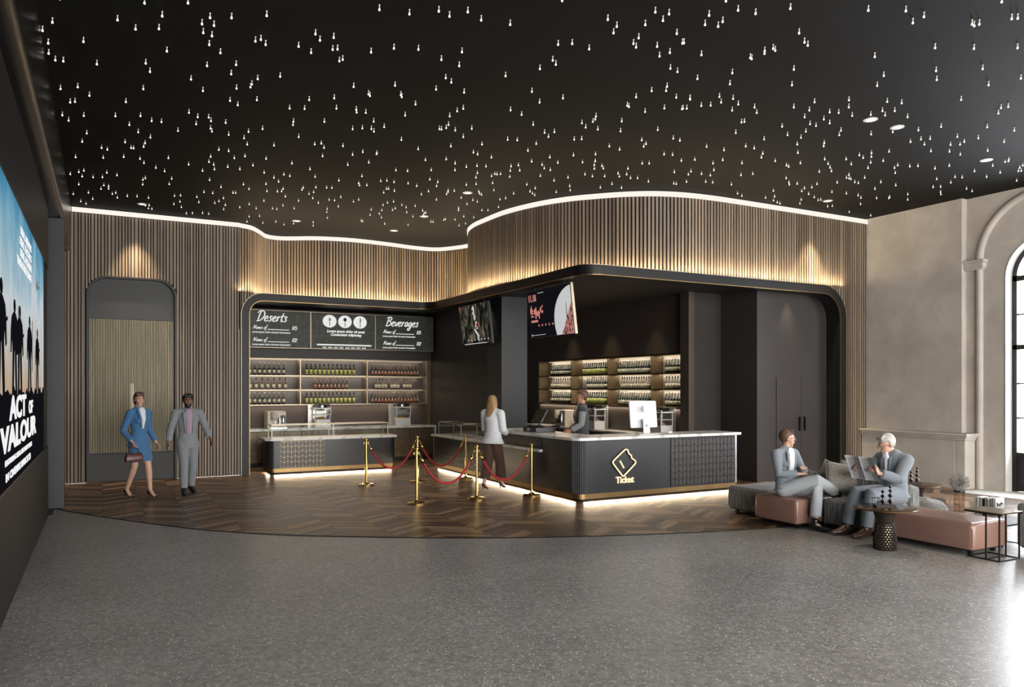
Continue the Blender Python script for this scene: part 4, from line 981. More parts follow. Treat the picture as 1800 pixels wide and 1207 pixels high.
for k in range(5): b.prism([(.64,.22-k*.05),(.66,.22-k*.05),(.66,.25-k*.05),(.64,.25-k*.05)],0,.001)
b.mx=Matrix.Identity(4); b.build('caption_marks','screen_white',t)

# ------------------------------------------------------------------ machines
def drink_machine(label,loc_,rz):
    t=thing('coffee_machine',label,'coffee machine',loc_,rz)
    MB().box(0,.43,.0,.38,0,.40).build('housing','cream_enamel',t,bevel=.02,seg=3,auto=False)
    MB().lathe([(.065,.20),(.07,.22),(.07,.37),(.05,.40),(.02,.405)],20,cx=.15,cy=-.06).build('hopper','cream_enamel',t,auto=True)
    MB().lathe([(.045,.10),(.05,.12),(.05,.29),(.035,.31)],16,cx=.35,cy=-.05).build('canister','silver',t,auto=True)
    MB().lathe([(.03,.0),(.03,.14),(.028,.15)],14,cx=.27,cy=-.05,cz=.1).build('brew_head','chrome',t,auto=True)
    MB().tube([(.15,-.06,.15),(.15,-.16,.15)],.010).build('lever','chrome',t)
    MB().box(.03,.42,-.14,.0,0,.03).build('drip_tray','silver',t)
    return t
def popcorn_machine(label,loc_,rz):
    t=thing('popcorn_machine',label,'popcorn machine',loc_,rz)
    MB().box(.0,.48,.30,.36,0,.55).build('back_panel','foil_grey',t)
    b=MB()
    for x in (.10,.46):
        b.tube([(x,.0,.0),(x-.012,.0,.2),(x+.012,.0,.36),(x,.0,.50)],.012,seg=8); b.tube([(x,.28,.0),(x,.28,.50)],.010,seg=8)
    b.box(.07,.48,-.01,.30,.44,.465); b.box(.10,.46,-.01,.30,.30,.312)
    b.build('frame','white_paint',t)
    MB().lathe([(.10,.40),(.12,.43),(.12,.54),(.115,.55)],22,cx=.28,cy=.13).build('kettle','chrome',t,auto=True)
    MB().box(.13,.20,.02,.2,.47,.55).build('top_vent','iron_black',t); MB().box(.38,.46,.02,.2,.47,.55).build('top_vent','iron_black',t)
    MB().box(.11,.46,-.008,-.004,.2,.44).build('glass_front','glass_clear',t)
    MB().box(.12,.45,.0,.28,0.0,.19).build('base','white_paint',t,bevel=.008)
    MB().sphere((.27,.13,.2),.1,14,8,(1.2,1,.5)).build('popcorn_heap','popcorn',t,smooth=True)
    MB().lathe([(.035,.19),(.035,.26),(.02,.27)],12,cx=.41,cy=.06).build('syrup_bottle','syrup_purple',t,auto=True)
    return t
drink_machine('cream boxy coffee machine at the left end of the dessert bar back worktop',(3.34,18.12,.84),0)
popcorn_machine('white popcorn machine with chrome kettle, middle of the dessert bar worktop',(4.34,18.1,.84),0)
popcorn_machine('white framed popcorn machine at the right end of the dessert bar back worktop',(6.36,18.1,.84),0)
drink_machine('cream coffee machine on the worktop left of the man behind the ticket counter',(9.84,16.05,.84),-PI/2)
popcorn_machine('grey backed popcorn machine just right of the man behind the ticket counter',(9.80,14.75,.84),-PI/2)
popcorn_machine('grey backed popcorn machine half hidden behind the silver computer',(9.80,12.42,.84),-PI/2)
# silver all-in-one computer seen from behind
im=thing('desktop_computer','silver all-in-one computer seen from behind on the ticket counter','computer',(8.10,10.33,1.01),-.0)
b=MB(); pr=rr(-.285,.285,.0,.46,.03); b.mx=Matrix.Translation((0,0,.10))@Matrix.Rotation(-.10,4,'X')@Matrix.Rotation(PI/2,4,'X')
b.prism(pr,-.03,.0); b.build('display_shell','imac_silver',im,bevel=.008,seg=3)
b=MB(); b.mx=Matrix.Translation((0,.0,.10))@Matrix.Rotation(-.10,4,'X')@Matrix.Rotation(PI/2,4,'X'); b.prism(rr(-.27,.27,.015,.445,.02),-.034,-.03); b.build('display_glass','screen_off',im)
b=MB(); b.loft([[(-.075,-.07,.0),(.075,-.07,.0),(.075,-.06,.0),(-.075,-.06,.0)],[(-.07,-.072,.02),(.07,-.072,.02),(.07,-.06,.02),(-.07,-.06,.02)],[(-.065,-.045,.25),(.065,-.045,.25),(.065,-.03,.25),(-.065,-.03,.25)]]); b.box(-.09,.09,-.07,.12,0,.01)
b.mx=Matrix.Identity(4); st=b.build('stand','imac_silver',im,bevel=.004)
MB().tube([(0,-.062,.14),(0,-.045,.14)],.018,seg=16).build('cable_hole','ink_grey',st)
# fruit shaped emblem with a bite and a leaf
b=MB(); ap=[(0,.045),(.018,.054),(.036,.046),(.046,.026)]+[(.036,.018),(.032,.006),(.036,-.006),(.046,-.012)]+[(.036,-.036),(.018,-.052),(0,-.046),(-.018,-.052),(-.036,-.036),(-.046,-.008),(-.046,.02),(-.036,.044),(-.018,.054)]
b.mx=Matrix.Translation((0,-.032,.42))@Matrix.Rotation(-.10,4,'X')@Matrix.Rotation(PI/2,4,'X')
b.prism(ap,0,.004); b.prism([(.002,.06),(.012,.062),(.024,.074),(.026,.09),(.012,.084),(.003,.074)],0,.004); b.build('fruit_emblem','apple_white',im)
t=tag(MB().box(-.21,.21,-.06,.06,0,.014).build('keyboard','white_paint',bevel=.004),'slim white keyboard lying in front of the silver computer','keyboard'); t.location=(8.0,10.12,1.01); 
b=MB(); b.sphere((0,0,.012),.05,16,8,(1,.6,.35)); o=b.build('computer_mouse','apple_white',smooth=True); o.location=(8.58,10.24,1.014); tag(o,'rounded white computer mouse to the right of the silver computer','mouse')
# cash register
rg=thing('cash_register','black cash register with tilted touch screen on the ticket counter behind the rope','cash register',(6.62,11.9,1.01),-PI/2)
MB().box(0,.46,0,.40,0,.085).build('cash_drawer','black_plastic',rg,bevel=.006)
b=MB(); b.box(.15,.23,-.004,.0,.02,.07); b.build('drawer_front','foil_grey',rg)
b=MB(); b.lathe([(.09,.085),(.08,.1),(.025,.11),(.022,.22)],18,cx=.24,cy=.2); b.build('stand','black_plastic',rg,auto=True)
b=MB(); b.mx=Matrix.Translation((.24,.2,.28))@Matrix.Rotation(-.55,4,'X'); b.box(-.17,.17,-.015,.015,-.13,.13); b.m(1).box(-.155,.155,.015,.018,-.115,.115); b.build('touch_screen',['black_plastic','screen_off'],rg,bevel=.004)
tag(MB().box(8.30,8.42,9.98,10.02,1.01,1.018).build('pen','ink_grey'),'small grey pen lying on the ticket counter top by the keyboard','pen')

# ------------------------------------------------------------------ stanchions and ropes
def stanchion():
    t=thing('stanchion','','post',(0,0,0))
    MB().lathe([(.148,0),(.15,.006),(.15,.016),(.14,.026),(.05,.034),(.03,.05),(.022,.06)],40).build('base','brass',t,auto=True)
    MB().lathe([(.021,.05),(.021,.76)],20).build('pole','brass',t,auto=True)
    MB().lathe([(.021,.76),(.03,.765),(.03,.79),(.022,.795),(.017,.81),(.02,.822),(.032,.83)]+[(.036*math.cos(a),.848+.026*math.sin(a)) for a in (-.5,-.2,.2,.6,1.0,1.4)],24).build('finial','brass',t,auto=True)
    b=MB()
    for a in (0,PI): b.tube([(math.cos(a)*(.034+.014*math.cos(q)),0,.775+.014*math.sin(q)) for q in [2*PI*k/10 for k in range(10)]],.0035,seg=6,loop=True,up=(0,1,0))
    b.build('hook_ring','brass',t)
    return t
S={'A':(4.25,13.54),'B':(5.27,13.60),'C':(6.27,13.58),'D':(4.26,11.03),'E':(5.28,11.02),'F':(6.27,10.98)}
SL={'A':'brass rope post nearest the dessert counter, far left of the back row','B':'brass rope post in the middle of the back row, two ropes','C':'brass rope post at the right end of the back row by the patterned panel',
'D':'brass rope post at the front left corner, nearest the camera','E':'brass rope post in the middle of the front row, two ropes','F':'brass rope post at the right end of the front row by the ticket counter'}
s0=stanchion(); s0.location=(*S['A'],.003); s0['label']=SL['A']; s0['group']='brass rope posts'
for k in 'BCDEF': dup(s0,(*S[k],.003),None,SL[k])
def rope(a,c_,label):
    A=Vector((*S[a],.79)); B_=Vector((*S[c_],.79)); L=(B_-A).length; u=(B_-A)/L
    t=thing('velvet_rope',label,'rope',tuple((A+B_)/2-Vector((0,0,.5))),group='red velvet ropes')
    off=(A+B_)/2-Vector((0,0,.5))
    def P(s):  # catenary like
        q=2*s-1; return A+u*(.05+(L-.1)*s)+Vector((0,0,-.03-.47*(1-abs(q)**2.15)))-off
    pts=[P(i/40) for i in range(41)]
    MB().tube(pts[2:-2],.0185,seg=12).build('rope','red_velvet',t,smooth=True)
    for s1,q in ((0,1),(1,-1)):
        p=[pts[0],pts[1],pts[2],pts[3]] if s1==0 else [pts[-1],pts[-2],pts[-3],pts[-4]]
        MB().tube([p[1],p[2],p[3]],.022,seg=12).build('end_cap','brass',t,smooth=True)
        MB().tube([p[0]+Vector((0,0,.02)),p[0],p[1]],.006,seg=6).build('hook','brass',t)
rope('A','B','red velvet rope in the back row, left span in front of the dessert counter')
rope('B','C','red velvet rope in the back row, right span before the patterned panel')
rope('D','E','red velvet rope in the front row, left span nearest the camera')
rope('E','F','red velvet rope in the front row, right span beside the woman in white')

# ------------------------------------------------------------------ LED wall
ls=thing('led_screen','huge wall mounted film screen on the left with silhouetted figures under a blue sky','screen',(-.665,7.7,0))
def w2(poly): return poly
MB().box(-.0,.022,-3.2,3.32,1.0,3.41).build('casing','iron_black',ls)
def wbuild(b,name,mat): return b.build(name,mat,ls)
o=MB().box(.022,.026,-3.17,3.30,1.03,3.37).build('picture_sky','screen_sky',ls)
b=MB(); b.mx=face_matrix('+X',(.027,0,0)); rn=random.Random(9); top=[]
for i in range(81):
    y=-3.17+6.47*i/80; top.append((y,1.76+.03*math.sin(i*.9)+rn.uniform(-.02,.03)))
b.prism([(-3.17,1.03),(3.30,1.03)]+[t_ for t_ in reversed(top)],0,.001); b.mx=Matrix.Identity(4); wbuild(b,'picture_ground','screen_black')
def soldier(b,y,z,h,sd):
    rn=random.Random(sd); s=h/1.8
    def poly(p): b.prism([(y+a*s*1.75,z+c_*s) for a,c_ in p],0,.002)
    poly([(.11*math.cos(k*PI/6),1.68+.13*math.sin(k*PI/6)) for k in range(12)])
    poly([(-.30,1.45),(-.1,1.56),(.1,1.56),(.30,1.45),(.26,1.1),(.2,.85),(-.2,.85),(-.26,1.1)])
    poly([(-.2,.9),(-.02,.9),(-.06,.45),(-.1,.0),(-.26,.0),(-.22,.45)])
    poly([(.02,.9),(.2,.9),(.24,.45),(.28,.0),(.12,.0),(.06,.45)])
    poly([(-.30,1.45),(-.38,1.2),(-.40,.8),(-.32,.8),(-.24,1.2)])
    poly([(.24,1.2),(.32,.8),(.42,.85),(.38,1.25),(.30,1.45)])
    if sd%2: poly([(.36,.55),(.42,.55),(.44,1.75),(.40,1.75)])
    else: poly([(-.2,1.0),(-.16,1.08),(.5,1.3),(.5,1.24)])
b=MB(); b.mx=face_matrix('+X',(.028,0,0))
for k,(y,h) in enumerate(((5.55,.9),(6.52,.86),(7.46,.80),(7.92,.79),(8.93,.78),(9.95,.72))): soldier(b,y-7.7,1.72,h,k+1)
b.mx=Matrix.Identity(4); wbuild(b,'figure_silhouettes','screen_black')
b=MB(); b.mx=face_matrix('+X',(.028,0,0)); b.prism([(2.05,2.9),(2.2,2.86),(2.35,2.9),(2.28,2.95),(2.12,2.96)],0,.001); b.prism([(1.95,2.98),(2.45,2.97),(2.45,2.975),(1.95,2.99)],0,.001); b.prism([(2.35,2.90),(2.6,2.93),(2.6,2.95),(2.35,2.92)],0,.001); b.mx=Matrix.Identity(4); wbuild(b,'helicopter_silhouette','screen_grey')
for i,(s_,z) in enumerate((('REAL HEROES',3.16),('REAL TACTICS',3.06),('REAL ACTION',2.96),('THIS IS NO GAME',2.86))):
    text_obj('tagline_lettering',s_,.098,'+X',(.028,1.45,z),'screen_white2',ls,offset=.001,align='RIGHT',xs=1.9)
text_obj('title_lettering','ACT',.26,'+X',(.030,-.60,1.545),'screen_white2',ls,offset=.010,xs=2.75)
text_obj('title_lettering','OF',.17,'+X',(.030,1.12,1.545),'screen_white2',ls,offset=.007,xs=2.2)
text_obj('title_lettering','VALOUR',.26,'+X',(.030,-1.2,1.315),'screen_white2',ls,offset=.010,xs=3.15)
text_obj('credit_lettering','FEATURING REAL-LIFE NAVY SEALS',.062,'+X',(.030,-.95,1.205),'screen_white2',ls,offset=.001,xs=2.5)
text_obj('credit_lettering','IN CINEMAS MARCH 23',.085,'+X',(.030,-.90,1.085),'screen_white2',ls,offset=.002,xs=2.5)

# ------------------------------------------------------------------ star lamps and recessed discs
NUM=[tuple(int(q)/100 for q in p.split(',')) for p in STARS.split()]
b=MB(); b.m(0).lathe([(.002,-.053),(.007,-.051),(.0098,-.046),(.0098,-.041),(.007,-.033)],10); b.m(1).lathe([(.007,-.033),(.006,-.022),(.004,-.008),(.009,-.002),(.009,.003)],10)
sm=b.mesh('star_lamp',['star_light','glass_star'],True)
for (x,y) in NUM[:300]:
    o=bpy.data.objects.new('star_lamp',sm); C.objects.link(o); o.location=(x,y,CH)
    tag(o,'tiny teardrop crystal lamp on the nearer half of the black ceiling','ceiling lamp','tiny teardrop lamps scattered over the ceiling')
b=MB()
for (x,y) in NUM[300:]:
    b.mx=Matrix.Translation((x,y,CH)); b.m(0).lathe([(.003,-.055),(.008,-.053),(.0112,-.046),(.007,-.033)],7); b.m(1).lathe([(.008,-.033),(.004,-.008),(.006,.002)],6)
b.mx=Matrix.Identity(4)
o=b.build('star_lamp',['star_light','glass_star'],smooth=True); tag(o,'dense far field of tiny teardrop lamps above the bars','ceiling lamp',kind='stuff')
DISCS=[(.64,15.50),(3.45,15.60),(5.50,15.58),(5.56,14.0),(5.55,11.95),(11.5,9.40),(8.48,6.29),(9.03,6.31),(11.5,6.60)]
DLAB=['above the big slatted door','above the dessert counter, left','above the dessert counter, right','over the rope queue, back','over the rope queue, front','near the right end of the slatted wall','left one of the pair over the lounge','right one of the pair over the lounge','nearest the stone wall']
for (x,y),l in zip(DISCS,DLAB):
    t=thing('recessed_downlight','round recessed ceiling downlight '+l,'downlight',(x,y,CH),group=None)
    MB().lathe([(.085,-.006),(.085,0)],28).build('trim_ring','white_paint',t)
    MB().lathe([(.058,-.009),(.058,-.006)],28).build('lens','disc_light',t)
# ------------------------------------------------------------------ lounge seating
def soft(name,x0,x1,y0,y1,z0,z1,mat,parent,r=.05,crown=.02):
    """upholstered block: rounded box with a slightly crowned top"""
    n=10; hx,hy=(x1-x0)/2,(y1-y0)/2; b=MB(); rings=[]
    def ring(inset,z,rc):
        return [(x,y,z) for x,y in rr(x0+inset,x1-inset,y0+inset,y1-inset,max(rc-inset,.004),n=4)]
    rings.append(ring(r*.9,z0,r)); 
    for a in range(0,5): q=PI/2*a/4; rings.append(ring(r*.5*(1-math.sin(q)),z0+r*.5*(1-math.cos(q)),r))
    for a in range(1,8): q=PI/2*a/7; rings.append(ring(r*(1-math.cos(q)),z1-crown-r+r*math.sin(q),r))
    m=min(hx,hy)
    for f in (.25,.5,.75,.96): rings.append(ring(r+(m-r)*f,z1-crown+crown*math.sin(PI/2*f),r))
    b.loft(rings); return b.build(name,mat,parent,smooth=True)
def seat(label,x0,x1,y0,y1,z1,mat,legs,group=None,r=.05,kind='ottoman'):
    t=thing(kind.replace(' ','_'),label,kind,((x0+x1)/2,(y0+y1)/2,0),group=group)
    hx,hy=(x1-x0)/2,(y1-y0)/2
    u=soft('upholstery',-hx,hx,-hy,hy,.065,z1,mat,t,r)
    MB().box(-hx+.04,hx-.04,-hy+.04,hy-.04,.05,.07).build('base_frame','iron_black',t)
    for sx in (-1,1):
        for sy in (-1,1): MB().box(sx*(hx-.12)-.02,sx*(hx-.12)+.02,sy*(hy-.1)-.02,sy*(hy-.1)+.02,0,.05).build('leg','iron_black',t)
    if mat=='leather_pink':
        b=MB()
        for sx,sy in ((-1,-1),(1,-1),(1,1),(-1,1)): b.tube([(sx*(hx-.012),sy*(hy-.012),.1),(sx*(hx-.012),sy*(hy-.012),z1-.08)],.004,seg=5)
        b.build('corner_piping','leather_pink',u)
    return t
seat('grey ribbed fabric ottoman behind the pink leather one, at the left end of the lounge',7.98,8.9,7.50,8.28,.40,'grey_boucle',4,r=.07)
seat('blush pink leather ottoman the seated woman is sitting on',7.70,8.40,6.76,7.47,.395,'leather_pink',4,r=.045)
seat('grey ribbed fabric seat block beneath the man reading a paper',8.13,8.74,5.94,6.73,.40,'grey_boucle',4,r=.05,kind='seat block')
seat('long blush pink leather bench at the right, behind the round bronze table',8.10,8.76,4.79,5.92,.375,'leather_pink',4,r=.05,kind='bench')
seat('pale grey rounded ottoman behind the pink bench, to the right of the sofa back',8.96,9.42,5.80,6.45,.40,'grey_boucle',4,r=.16)
seat('tall grey ribbed armchair block cut by the right edge of the view',8.80,9.6,4.02,4.74,.56,'grey_boucle',4,r=.05,kind='armchair')
t=thing('sofa_back','grey ribbed fabric sofa backrest standing behind the seated man','backrest',(8.87,6.7,0))
soft('upholstery',-.09,.09,-.76,.74,.07,.585,'grey_boucle',t,.045)
MB().box(-.06,.06,-.7,.7,.0,.07).build('base_frame','iron_black',t)
def cushion(label,loc_,size,rot,mat='pillow_linen',th=.07,cat='cushion',group=None):
    b=MB(); n=12; vs=[]; fs=[]
    for s_ in (1,-1):
        for i in range(n+1):
            for j in range(n+1):
                u=-1+2*i/n; v=-1+2*j/n
                k=1-.10*(1-abs(v)**1.6)*abs(u)**3; k2=1-.10*(1-abs(u)**1.6)*abs(v)**3
                h=th*((1-u**4)*(1-v**4))**.55
                vs.append((u*k*size/2,s_*h,v*k2*size/2))
    m=(n+1)*(n+1)
    for s_ in range(2):
        for i in range(n):
            for j in range(n):
                a=s_*m+i*(n+1)+j; q=(a,a+1,a+n+2,a+n+1); fs.append(q if s_ else tuple(reversed(q)))
    b.add(vs,fs); o=b.build('cushion',mat,smooth=True,loc=loc_)
    import bmesh
    bm=bmesh.new(); bm.from_mesh(o.data); bmesh.ops.remove_doubles(bm,verts=bm.verts,dist=.0005); bmesh.ops.recalc_face_normals(bm,faces=bm.faces); bm.to_mesh(o.data); bm.free()
    o.rotation_euler=rot
    c2=[]
    P=[]
    for i in range(n*4):
        q=i//n; f=-1+2*(i%n)/n
        u,v=((f,-1),(1,f),(-f,1),(-1,-f))[q]
        k=1-.10*(1-abs(v)**1.6)*abs(u)**3; k2=1-.10*(1-abs(u)**1.6)*abs(v)**3
        P.append((u*k*size/2,0,v*k2*size/2))
    MB().tube(P,.006,seg=6,up=(0,1,0),loop=True).build('piping',mat,o,smooth=True)
    tag(o,label,cat,group); return o
cushion('large square linen cushion leaning against the sofa back between the two seated people',(8.42,6.66,.62),.42,(-.32,.10,-.75))
cushion('dark grey ribbed cushion lying behind the linen cushion, near the man',(8.62,6.42,.56),.36,(-.2,0,-1.35),'grey_boucle',.08)
cushion('small pale cushion peeking over the sofa seat behind the linen cushion',(8.58,6.98,.66),.26,(-.3,.5,-.9),'pillow_linen',.05)
cushion('beige cushion propped on the sofa top next to the small pale one',(8.64,6.72,.70),.26,(-.3,.1,-1.1),'pillow_linen',.05)
cushion('long grey cushion lying low behind the seated woman',(8.45,7.15,.52),.36,(-.5,0,-1.3),'grey_boucle',.08)

# ------------------------------------------------------------------ round pedestal tables
def round_table(label,x,y):
    t=thing('side_table',label,'side table',(x,y,0))
    MB().lathe([(.0,.452),(.325,.452),(.332,.457),(.332,.461),(.325,.465),(0.01,.465)],56).build('tabletop','bronze_top',t,auto=True)
    MB().lathe([(.085,.29),(.09,.31),(.105,.36),(.125,.42),(.135,.452)],32).build('neck','bronze_dark',t,auto=True)
    prof=[(.112,.0),(.118,.02),(.120,.08),(.116,.15),(.106,.22),(.095,.28),(.09,.29)]
    MB().lathe([(r-.012,z) for r,z in prof],32).build('pedestal_core','champagne',t,auto=True)
    b=MB(); 
    def rad(z):
        for (r0,z0),(r1,z1) in zip(prof,prof[1:]):
            if z<=z1: return r0+(r1-r0)*(z-z0)/(z1-z0)
        return prof[-1][0]
    nr,nc=11,22
    for i in range(nr):
        z=.012+i*.0262
        for k in range(nc):
            a=2*PI*(k+(.5 if i%2 else 0))/nc; r=rad(z+.012)
            c_=Vector((r*math.cos(a),r*math.sin(a),z+.012)); tg=Vector((-math.sin(a),math.cos(a),0)); up=Vector((0,0,1)); nn=Vector((math.cos(a),math.sin(a),0))
            pts=[c_+tg*.0145*math.cos(q)+up*.0135*math.sin(q)-nn*.002 for q in [PI/6+PI/3*j for j in range(6)]]
            b.tube(pts,.0048,seg=4,loop=True,up=tuple(nn))
    for z in (.004,.292): b.tube([(rad(z)*math.cos(2*PI*k/32),rad(z)*math.sin(2*PI*k/32),z) for k in range(32)],.006,seg=5,loop=True)
    b.build('honeycomb_pedestal','bronze_dark',t)
    return t
round_table('round bronze topped table with honeycomb pedestal in front of the pink bench',7.66,5.50)
round_table('round bronze topped table behind the sofa, near the stone wall',9.87,6.62)
def sculpture(label,x,y,rz):
    t=thing('bead_sculpture',label,'sculpture',(x,y,.465),rz)
    MB().box(-.11,.11,-.05,.05,0,.025).build('base','bronze_dark',t)
    b=MB()
    def octa(x,z,r): b.add([(x,0,z-r),(x,0,z+r),(x-r,0,z),(x+r,0,z),(x,-r,z),(x,r,z)],[(0,3,5),(0,5,2),(0,2,4),(0,4,3),(1,5,3),(1,2,5),(1,4,2),(1,3,4)])
    z=.025
    for r in (.034,.030,.024): octa(-.02,z+r,r); z+=2*r-.004
    z=.025
    for r in (.036,.032,.026,.021): octa(.065,z+r,r); z+=2*r-.004
    b.build('diamond_beads','bronze_dark',t)
    b=MB(); r=.003
    for x in (-.12,-.065):
        for y in (-.03,.03): b.box(x-r,x+r,y-r,y+r,.025,.105)
        for z in (.03,.102): b.box(x-r,x+r,-.03,.03,z-r,z+r)
    for z in (.03,.102):
        for y in (-.03,.03): b.box(-.12,-.065,y-r,y+r,z-r,z+r)
    b.build('wire_cube','iron_black',t)
    return t
sculpture('dark stacked diamond bead sculpture on the front round table',7.68,5.52,-.49)
sculpture('dark stacked diamond bead sculpture on the far round table behind the man',9.80,6.62,-.49)
# C shaped wire table over the bench end
t=thing('wire_side_table','square bronze topped table on thin black wire legs over the pink bench end','side table',(8.30,4.70,0))
MB().box(-.19,.19,-.20,.19,.488,.50).build('tabletop','bronze_top',t)
r=.0065
for x in (-.18,.18):
    for y in (-.17,-.035):
        MB().box(x-r,x+r,y-r,y+r,0.0,.488).build('leg','iron_black',t)
b=MB()
for x in (-.18,.18): b.box(x-r,x+r,-.17,.155,0,.013).box(x-r,x+r,-.2,.19,.475,.488)
for y in (-.17,-.035,.15): b.box(-.18,.18,y-r,y+r,0,.013)
b.build('base_frame','iron_black',t)
# low wire table behind the bench
t=thing('low_table','low black wire table behind the pink bench carrying books and a vase','table',(9.30,5.30,0))
MB().box(-.38,.42,-.36,.33,.222,.24).build('tabletop','bronze_dark',t)
for x in (-.37,.41):
    for y in (-.35,.32): MB().box(x-.008,x+.008,y-.008,y+.008,0,.222).build('leg','iron_black',t)
# vase with a dried flower ball
t=thing('glass_vase','clear glass cylinder vase standing on the low table behind the bench','vase',(9.06,5.52,.24))
MB().lathe([(.058,0),(.06,.01),(.06,.315),(.056,.315),(.056,.012),(.0,.012)],28).build('glass_body','glass_smoke',t,auto=True)
MB().lathe([(.062,.300),(.063,.305),(.063,.318),(.062,.322)],28).build('dark_rim','iron_black',t,auto=True)
MB().lathe([(.061,.15),(.0615,.158)],28).build('metal_band','brass_dark',t)
t=thing('dried_flower','round grey dried flower ball on a stem in the glass vase','flower',(9.06,5.52,.26))
MB().tube([(0,0,0),(.003,0,.2),(0,0,.38)],.004).build('stem','flower_gold',t)
b=MB(); rn=random.Random(2); c0=Vector((0,0,.395))
for k in range(420):
    z=rn.uniform(-1,1); a=rn.uniform(0,2*PI); q=math.sqrt(1-z*z); d=Vector((q*math.cos(a),q*math.sin(a),z)); R_=.098+rn.uniform(-.012,.012)
    b.m(1).tube([c0+d*.015,c0+d*R_],.0009,seg=3)
    b.m(0); p=c0+d*R_; s1=d.cross(Vector((.3,.5,.8))).normalized(); s2=d.cross(s1)
    for j in range(3):
        an=2*PI*j/3+k; e=(s1*math.cos(an)+s2*math.sin(an))
        b.add([tuple(p),tuple(p+e*.011+d*.004),tuple(p+e*.007+d.cross(e)*.005+d*.009)],[(0,1,2)])
b.build('flower_head',['flower_grey','flower_gold'],t,fix=False)
# books standing on the low table
y=5.385; rn=random.Random(6); names=['cream','white','grey','cream','black','grey','white','cream']
for i,(nm,thk,h,dp) in enumerate((('book_cream',.026,.25,.16),('book_white',.034,.26,.17),('book_cream',.028,.255,.165),('book_black',.022,.245,.16),('book_grey',.026,.262,.17),('book_cream',.03,.25,.16),('book_grey',.03,.258,.17),('book_white',.03,.268,.18))):
    lab=['thin cream book at the left end of the standing book row','thick white book, second in the standing row','cream book, third in the standing row','slim black book, fourth in the standing row','grey book just right of the slim black book','cream book, sixth in the standing row','grey book next to the picture covered book','white book with black splotches on its cover, right end of the row'][i]
    t=thing('book',lab,'book',(9.22,y-thk/2,.24),group='books standing on the low table')
    b=MB(); b.box(-dp/2,dp/2,-thk/2,-thk/2+.003,0,h).box(-dp/2,dp/2,thk/2-.003,thk/2,0,h).box(-dp/2,-dp/2+.003,-thk/2,thk/2,0,h); b.build('cover',nm,t)
    MB().box(-dp/2+.003,dp/2-.006,-thk/2+.003,thk/2-.003,.004,h-.004).build('pages','book_cream',t)
    if i==7:
        b=MB(); b.mx=face_matrix('-Y',(0,-thk/2-.0005,0))
        for k in range(9):
            cx,cz,rr_=rn.uniform(-.06,.06),rn.uniform(.04,.23),rn.uniform(.012,.026)
            b.prism([(cx+rr_*(1+.4*math.sin(3*q+k))*math.cos(q),cz+rr_*(1+.3*math.cos(2*q+k))*math.sin(q)) for q in [2*PI*j/14 for j in range(14)]],0,.0008)
        b.mx=Matrix.Identity(4); b.build('cover_print','book_black',t)
    y-=thk+.003
# ------------------------------------------------------------------ people
def V(*a): return Vector(a)
def bake(mb,name,mat,parent,voxel,smooth=4,fac=.5):
    me=mb.mesh(name,[mat],False); o=bpy.data.objects.new('tmp',me); C.objects.link(o)
    r=o.modifiers.new('r','REMESH'); r.mode='VOXEL'; r.voxel_size=voxel; r.use_smooth_shade=True
    s=o.modifiers.new('s','SMOOTH'); s.factor=fac; s.iterations=smooth
    dg=bpy.context.evaluated_depsgraph_get(); dg.update()
    m2=bpy.data.meshes.new_from_object(o.evaluated_get(dg)); bpy.data.objects.remove(o)
    m2.name=name
    m2.polygons.foreach_set('use_smooth',[True]*len(m2.polygons))
    p=bpy.data.objects.new(name,m2); C.objects.link(p); p.parent=parent
    return p
def hand(b,wr,d,nrm,side,k=1.,curl=.35):
    """wr wrist, d pointing direction, nrm palm normal (out of the palm), side = towards the thumb"""
    d=Vector(d).normalized(); nrm=Vector(nrm); nrm=(nrm-d*nrm.dot(d)).normalized(); sd=d.cross(nrm).normalized()
    if sd.dot(Vector(side))<0: sd=-sd
    b.body([wr,wr+d*.03*k,wr+d*.085*k],[.026*k,.036*k,.038*k],[.018*k,.015*k,.013*k],sd,12)
    for i,(off,ln) in enumerate(((.030,.070),(.0105,.078),(-.0095,.073),(-.029,.058))):
        p=wr+d*.082*k+sd*off*k; pts=[p]; dd=(d+sd*off*2.2).normalized(); a=curl*(.8+.15*i)
        for seg in (.45,.32,.23):
            ang=a; dd=(dd*math.cos(ang)+nrm*math.sin(ang)).normalized(); p=p+dd*ln*seg*k; pts.append(p)
        b.tube(pts,[.0088*k,.0085*k,.0078*k,.0062*k],seg=8,up=tuple(sd))
    p=wr+d*.022*k+sd*.028*k; t1=(d*.75+sd*.7+nrm*.25).normalized(); t2=(d*.95+sd*.25+nrm*.3).normalized()
    b.tube([p-sd*.012,p+t1*.032*k,p+t1*.034*k+t2*.028*k,p+t1*.034*k+t2*.046*k],[.012*k,.0105*k,.009*k,.0065*k],seg=8,up=tuple(nrm))
def foot(b,an,toe,k=1.,top=.0):
    """bare foot block from ankle to toe"""
    d=(toe-an); L=d.length; d2=Vector((d.x,d.y,d.z)); 
    b.body([an+Vector((0,0,0)),an+d2*.3-Vector((0,0,.02)),an+d2*.75-Vector((0,0,.015)),toe],[.032*k,.036*k,.038*k,.026*k],[.036*k,.032*k,.020*k,.012*k],d.cross(Vector((0,0,1))),12)
